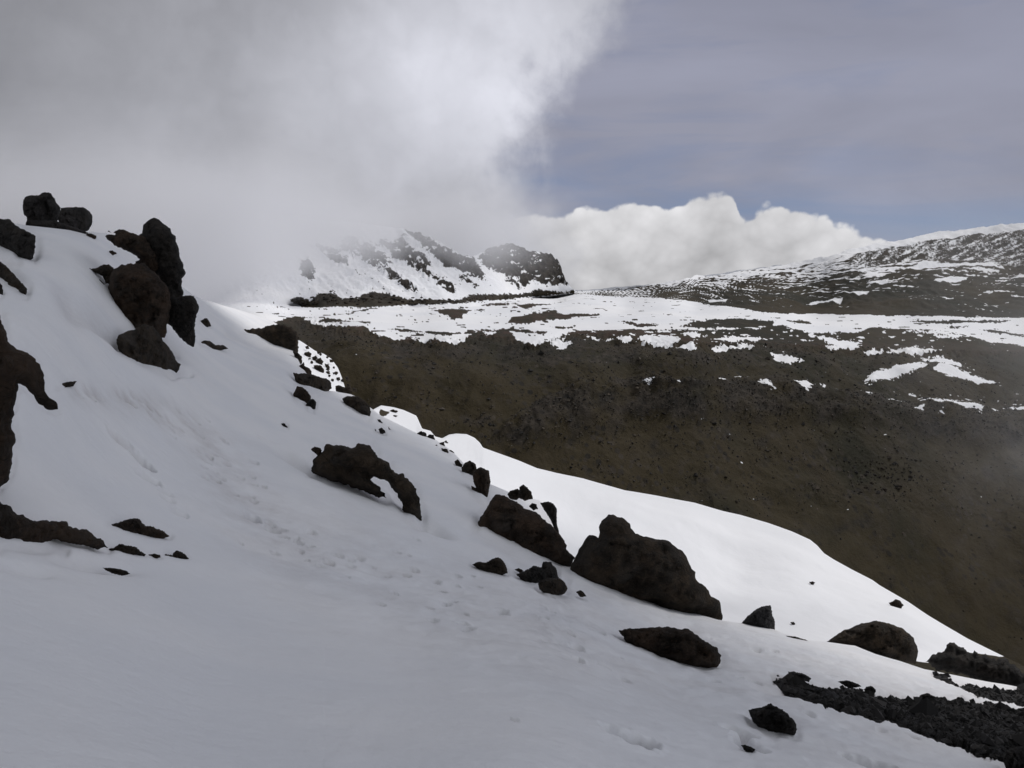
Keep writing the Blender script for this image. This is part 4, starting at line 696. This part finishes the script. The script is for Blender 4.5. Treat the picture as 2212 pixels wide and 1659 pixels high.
for pl, lb in [([(1425, 1060), (1432, 1044), (1460, 1040), (1485, 1058), (1470, 1075), (1440, 1072)], 'small black stone on the upper rim of the long bare band, leftmost of three'),
               ([(1690, 1098), (1705, 1080), (1735, 1075), (1775, 1092), (1790, 1108), (1740, 1115)], 'low black stone on the upper rim of the long bare band, middle of three'),
               ([(1878, 1118), (1882, 1098), (1895, 1093), (1912, 1108), (1915, 1122)], 'little upright black stone on the upper rim of the long bare band, rightmost of three')]:
    rock(Z(5, pl), lb, name='stone', cat='stone', mat='b', rough=1.4)
rock(Z(5, [(1048, 970), (1080, 968), (1130, 980), (1165, 1002), (1150, 1008), (1100, 992)]), 'greyish stone on the upper tip of the long black band', name='stone', cat='stone', mat='g')
rock(Z(5, [(1295, 1018), (1340, 1010), (1395, 1030), (1410, 1042), (1350, 1038)]), 'dark stone in a hollow above the long black band', name='stone', cat='stone', mat='b')
rock(Z(5, [(2110, 1400), (2125, 1360), (2160, 1345), (2212, 1338), (2330, 1340), (2330, 1520), (2130, 1500)]), 'black rock in the bottom right corner of the photo', mat='b', rough=1.4)
rock(Z(5, [(815, 1330), (835, 1328), (870, 1340), (888, 1352), (865, 1368), (845, 1352)]), 'dark stone at the bottom of a boot hole, lower right', name='stone', cat='stone', mat='b', Yadd=-.05)

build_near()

# boulder belt at the foot of the mountain, and loose blocks on the valley wall
protos = []
for s in range(5):
    import bmesh
    bm = bmesh.new(); bmesh.ops.create_icosphere(bm, subdivisions=3, radius=1)
    for v in bm.verts:
        n = v.co.normalized(); f = 1.0
        for _ in range(1): f += .30 * mnoise.noise(n * 1.3 + Vector((s * 9, 0, 0))) + .22 * mnoise.noise(n * 3.1 + Vector((0, s * 9, 0))) + .10 * mnoise.noise(n * 7 + Vector((0, 0, s)))
        v.co = n * f; v.co.z *= .8; v.co.x *= 1.15
    me = bpy.data.meshes.new('lava_block'); bm.to_mesh(me); bm.free(); me.materials.append(M_BLACK if s % 2 else M_ROCK)
    for p_ in me.polygons: p_.use_smooth = False
    protos.append(me)
def scatter(n, pick, size, name, label, cat, group, S=SC, sink=.2):
    k = 0
    while k < n:
        a, b = pick(); px_, py_, V_ = FAR[1]; ci = int(np.abs(px_ - a).argmin()); c = V_[int(np.abs(py_[:, ci] - b).argmin()), ci]; Y = float(c[1]); s = size(a, b) * Y / FPX
        o = bpy.data.objects.new(name, protos[k % 5]); COL.objects.link(o); o.location = c + np.array([0, 0, s * (.3 - sink)])
        o.scale = (s * random.uniform(.7, 1.3), s * random.uniform(.7, 1.3), s * random.uniform(.6, 1.1)); o.rotation_euler = (random.uniform(-.4, .4), random.uniform(-.4, .4), random.uniform(0, 6.28))
        tag(o, label, cat, group); k += 1
bl = [np.array(q) for q in Z(6, [(520, 545), (600, 575), (680, 545), (760, 560), (860, 560), (950, 545), (1050, 545), (1180, 565), (1300, 565), (1450, 560), (1560, 545), (1700, 540), (1850, 520), (2000, 510)])]
def pick_belt():
    s = random.random() ** .9 * (len(bl) - 1.01); i = int(s); q = bl[i] + (bl[i + 1] - bl[i]) * (s - i); return q[0] + random.gauss(0, 6), q[1] + random.gauss(0, 5.5 if i < 8 else 3)
scatter(220, pick_belt, lambda a, b: random.uniform(1.2, 4.2) * (1 if a < 1000 else .6), 'lava_block', 'dark lava block in the boulder belt at the foot of the cloudy mountain', 'boulder', 'boulder belt at the foot of the mountain')
def pick_wall():
    r = random.random()
    if r < .45: return random.gauss(1915, 45), random.gauss(1030, 22)
    if r < .7: return random.gauss(1540, 90), random.gauss(1000, 60)
    return random.uniform(1150, 2150), random.uniform(800, 1080)
scatter(230, pick_wall, lambda a, b: random.uniform(1.3, 2.4) if random.random() < .8 else random.uniform(2.4, 4.4), 'scree_block', 'small dark block lying on the brown valley slope', 'rock', 'loose blocks on the brown valley slope', sink=.1)

# loose rubble nobody could count
def rubble(name, C, R_, mat, label):
    n = len(C); base = np.array([(1, 0, 0), (-1, 0, 0), (0, 1, 0), (0, -1, 0), (0, 0, 1), (0, 0, -1)], float)
    F = np.array([(0, 2, 4), (2, 1, 4), (1, 3, 4), (3, 0, 4), (2, 0, 5), (1, 2, 5), (3, 1, 5), (0, 3, 5)])
    V = base[None] * rng.uniform(.5, 1.2, (n, 6, 1)) + rng.normal(0, .16, (n, 6, 3)); a = rng.uniform(0, 6.28, n); ca, sa = np.cos(a)[:, None], np.sin(a)[:, None]
    V = np.stack([V[..., 0] * ca - V[..., 1] * sa, V[..., 0] * sa + V[..., 1] * ca, V[..., 2] * .75], -1) * R_[:, None, None] + C[:, None]
    o = mesh_np(name, V.reshape(-1, 3), (F[None] + 6 * np.arange(n)[:, None, None]).reshape(-1, 3), mat, smooth=False); tag(o, label, kind='stuff')
m_ = bpy.data.materials.new('rubble'); g = N(nt(m_)); gi = g.n('ShaderNodeNewGeometry').outputs['Random Per Island']
rp = g.n('ShaderNodeValToRGB', {0: gi}); e_ = rp.color_ramp.elements; e_[0].color = c4(.008, .007, .006); e_[1].color = c4(.075, .058, .042); e_[1].position = 1; q_ = e_.new(.6); q_.color = c4(.022, .018, .014)
g.n('ShaderNodeOutputMaterial', {'Surface': g.n('ShaderNodeBsdfPrincipled', {'Base Color': rp.outputs[0], 'Roughness': .95}).outputs[0]})
(px_, py_, V_), (wall_, under_, shelf_, snow_) = FAR[1], FAR[2]
ok = (wall_ > .02) & (snow_ < 0) & (py_ < 1500) & (px_[None] > 620) & (px_[None] < 2260)
PXf = np.broadcast_to(px_, py_.shape)
w_ = (.10 + .9 * np.clip(under_, 0, 1) + .8 * np.clip((shelf_ + 24) / 30, 0, 1) + 1.0 * np.clip(fbm(PXf / 70, py_ / 40, o=4) + .05, 0, 1)) * ok
w_ = w_.ravel() / w_.sum(); idx = rng.choice(w_.size, 16000, p=w_); Cc = V_.reshape(-1, 3)[idx] + rng.normal(0, .15, (16000, 3)) * (1, 1, 0)
rubble('scree', Cc, Cc[:, 1] / FPX * rng.lognormal(.42, .5, 16000), m_, 'loose stones strewn over the brown valley slope')
V_, bare_ = NEAR[0]; n0 = V_.shape[0] - bare_.shape[0]
bsel = np.where((bare_ > .5).ravel())[0] if n0 == 0 else np.where(np.concatenate([np.zeros((n0, bare_.shape[1]), bool), bare_ > .5]).ravel())[0]
idx = rng.choice(bsel, 5000); Cc = V_.reshape(-1, 3)[idx] + rng.normal(0, .03, (5000, 3)) * (1, 1, .3)
m2 = m_.copy(); m2.name = 'black_rubble'; rp2 = [x_ for x_ in m2.node_tree.nodes if x_.type == 'VALTORGB'][0]; rp2.color_ramp.elements[2].color = c4(.03, .027, .025); rp2.color_ramp.elements[1].color = c4(.010, .009, .009)
rubble('gravel', Cc, rng.lognormal(math.log(.035), .55, 5000) * (Cc[:, 1] / 12), m2, 'black crumbly rubble on the bare band at the lower right')

# ---------------------------------------------------------------- cloud above that shades the near slope
def cloud_mesh(blobs, h):
    import bmesh
    bm = bmesh.new(); off = SDIR * (h / SDIR.z)
    for x, y, r in blobs:
        b = bmesh.ops.create_icosphere(bm, subdivisions=4, radius=1)
        for v in b['verts']:
            n = v.co.copy(); f = 1 + .22 * mnoise.fractal(n * 1.6 + Vector((x, y, 0)), 1, 2, 4)
            v.co = Vector((x + off.x, y + off.y, h)) + Vector((n.x * r * f, n.y * r * f, n.z * r * .35 * f))
    me = bpy.data.meshes.new('cloud'); bm.to_mesh(me); bm.free(); return me
m = bpy.data.materials.new('cloud_white'); g = N(nt(m)); d1 = g.n('ShaderNodeBsdfDiffuse', {'Color': c4(.9, .9, .92)}); d2 = g.n('ShaderNodeBsdfTranslucent', {'Color': c4(.9, .9, .92)})
g.n('ShaderNodeOutputMaterial', {'Surface': g.n('ShaderNodeMixShader', {0: .5, 1: d1.outputs[0], 2: d2.outputs[0]}).outputs[0]})
me = cloud_mesh([(-55, 15, 60), (-18, -22, 42), (-100, 60, 55), (-60, -60, 60), (-25, 18, 26), (-4, -8, 22), (16, 53, 4.2), (23, 50, 3.4), (11, 60, 3)], 230); me.materials.append(m)
cl = bpy.data.objects.new('cloud', me); COL.objects.link(cl); tag(cl, kind='structure')

# ---------------------------------------------------------------- cloud wrapped round the mountain (volume)
def fog_box(name, lo, hi, build):
    lo, hi = Vector(lo), Vector(hi); c = (lo + hi) / 2; h = (hi - lo) / 2
    v = [(sx * h.x, sy * h.y, sz * h.z) for sx in (-1, 1) for sy in (-1, 1) for sz in (-1, 1)]
    f = [(0, 1, 3, 2), (4, 6, 7, 5), (0, 4, 5, 1), (2, 3, 7, 6), (0, 2, 6, 4), (1, 5, 7, 3)]
    mt = bpy.data.materials.new(name); g = N(nt(mt)); o = mesh_np(name, v, f, mt, smooth=False); o.location = c
    tc = g.n('ShaderNodeNewGeometry').outputs['Position']; dens, colr, an = build(g, tc)
    vol = g.n('ShaderNodeVolumePrincipled', {'Color': colr, 'Density': dens, 'Anisotropy': an})
    g.n('ShaderNodeOutputMaterial', {'Volume': vol.outputs[0]}); tag(o, kind='stuff'); return o
def fog_build(g, pos):
    sp = g.n('ShaderNodeSeparateXYZ', {0: pos}); x, y, z = sp.outputs
    n = g.m('ADD', g.m('SUBTRACT', g.noise(pos, .008, 4, .6, .4), .5), g.m('MULTIPLY', g.m('SUBTRACT', g.noise(g.mapping(pos, (1, 1, 1.6)), .035, 5, .65, .6), .5), .45))
    w = g.m('ADD', x, g.m('MULTIPLY', y, .30))
    zb = g.m('MINIMUM', g.lin(w, -130, 45, -75, 10), g.lin(w, 45, 260, 8, 32))
    e = g.m('ADD', g.m('SUBTRACT', z, zb), g.m('MULTIPLY', n, 125))
    d = g.ss(e, -14, 46)
    right = g.ss(g.m('ADD', w, g.m('MULTIPLY', n, 170)), 330, 215)
    top = g.ss(g.m('ADD', z, g.m('MULTIPLY', n, 100)), 115, 35); near = g.ss(g.m('ADD', y, g.lin(w, 0, 140, 0, -330)), 430, 540); far = g.ss(y, 1500, 1350); left = g.ss(x, -780, -640)
    d = g.m('MULTIPLY', d, g.m('MULTIPLY', right, g.m('MULTIPLY', top, g.m('MULTIPLY', near, g.m('MULTIPLY', far, left)))))
    return g.m('MULTIPLY', d, .011), c4(.96, .965, 1.0), .2
fog = fog_box('mountain_cloud', (-800, 425, -50), (140, 1500, 150), fog_build); fog.active_material.cycles.volume_sampling = 'MULTIPLE_IMPORTANCE'

def wisp_build(g, pos):
    n = g.noise(g.mapping(pos, (1, 1, .8)), .022, 6, .6, .6)
    sp = g.n('ShaderNodeSeparateXYZ', {0: pos}); x, y, z = sp.outputs
    d = g.m('MULTIPLY', g.ss(n, .44, .70), g.m('MULTIPLY', g.m('MULTIPLY', g.ss(g.m('SUBTRACT', x, g.m('MULTIPLY', y, .38)), 0, 95), g.ss(y, 130, 150)), g.m('MULTIPLY', g.ss(z, 58, 15), g.m('MULTIPLY', g.ss(z, -75, -55), g.ss(y, 320, 280)))))
    return g.m('MULTIPLY', d, .006), c4(.98, .98, 1.0), .2
fog_box('drifting_mist', (76, 128, -78), (300, 322, 60), wisp_build)
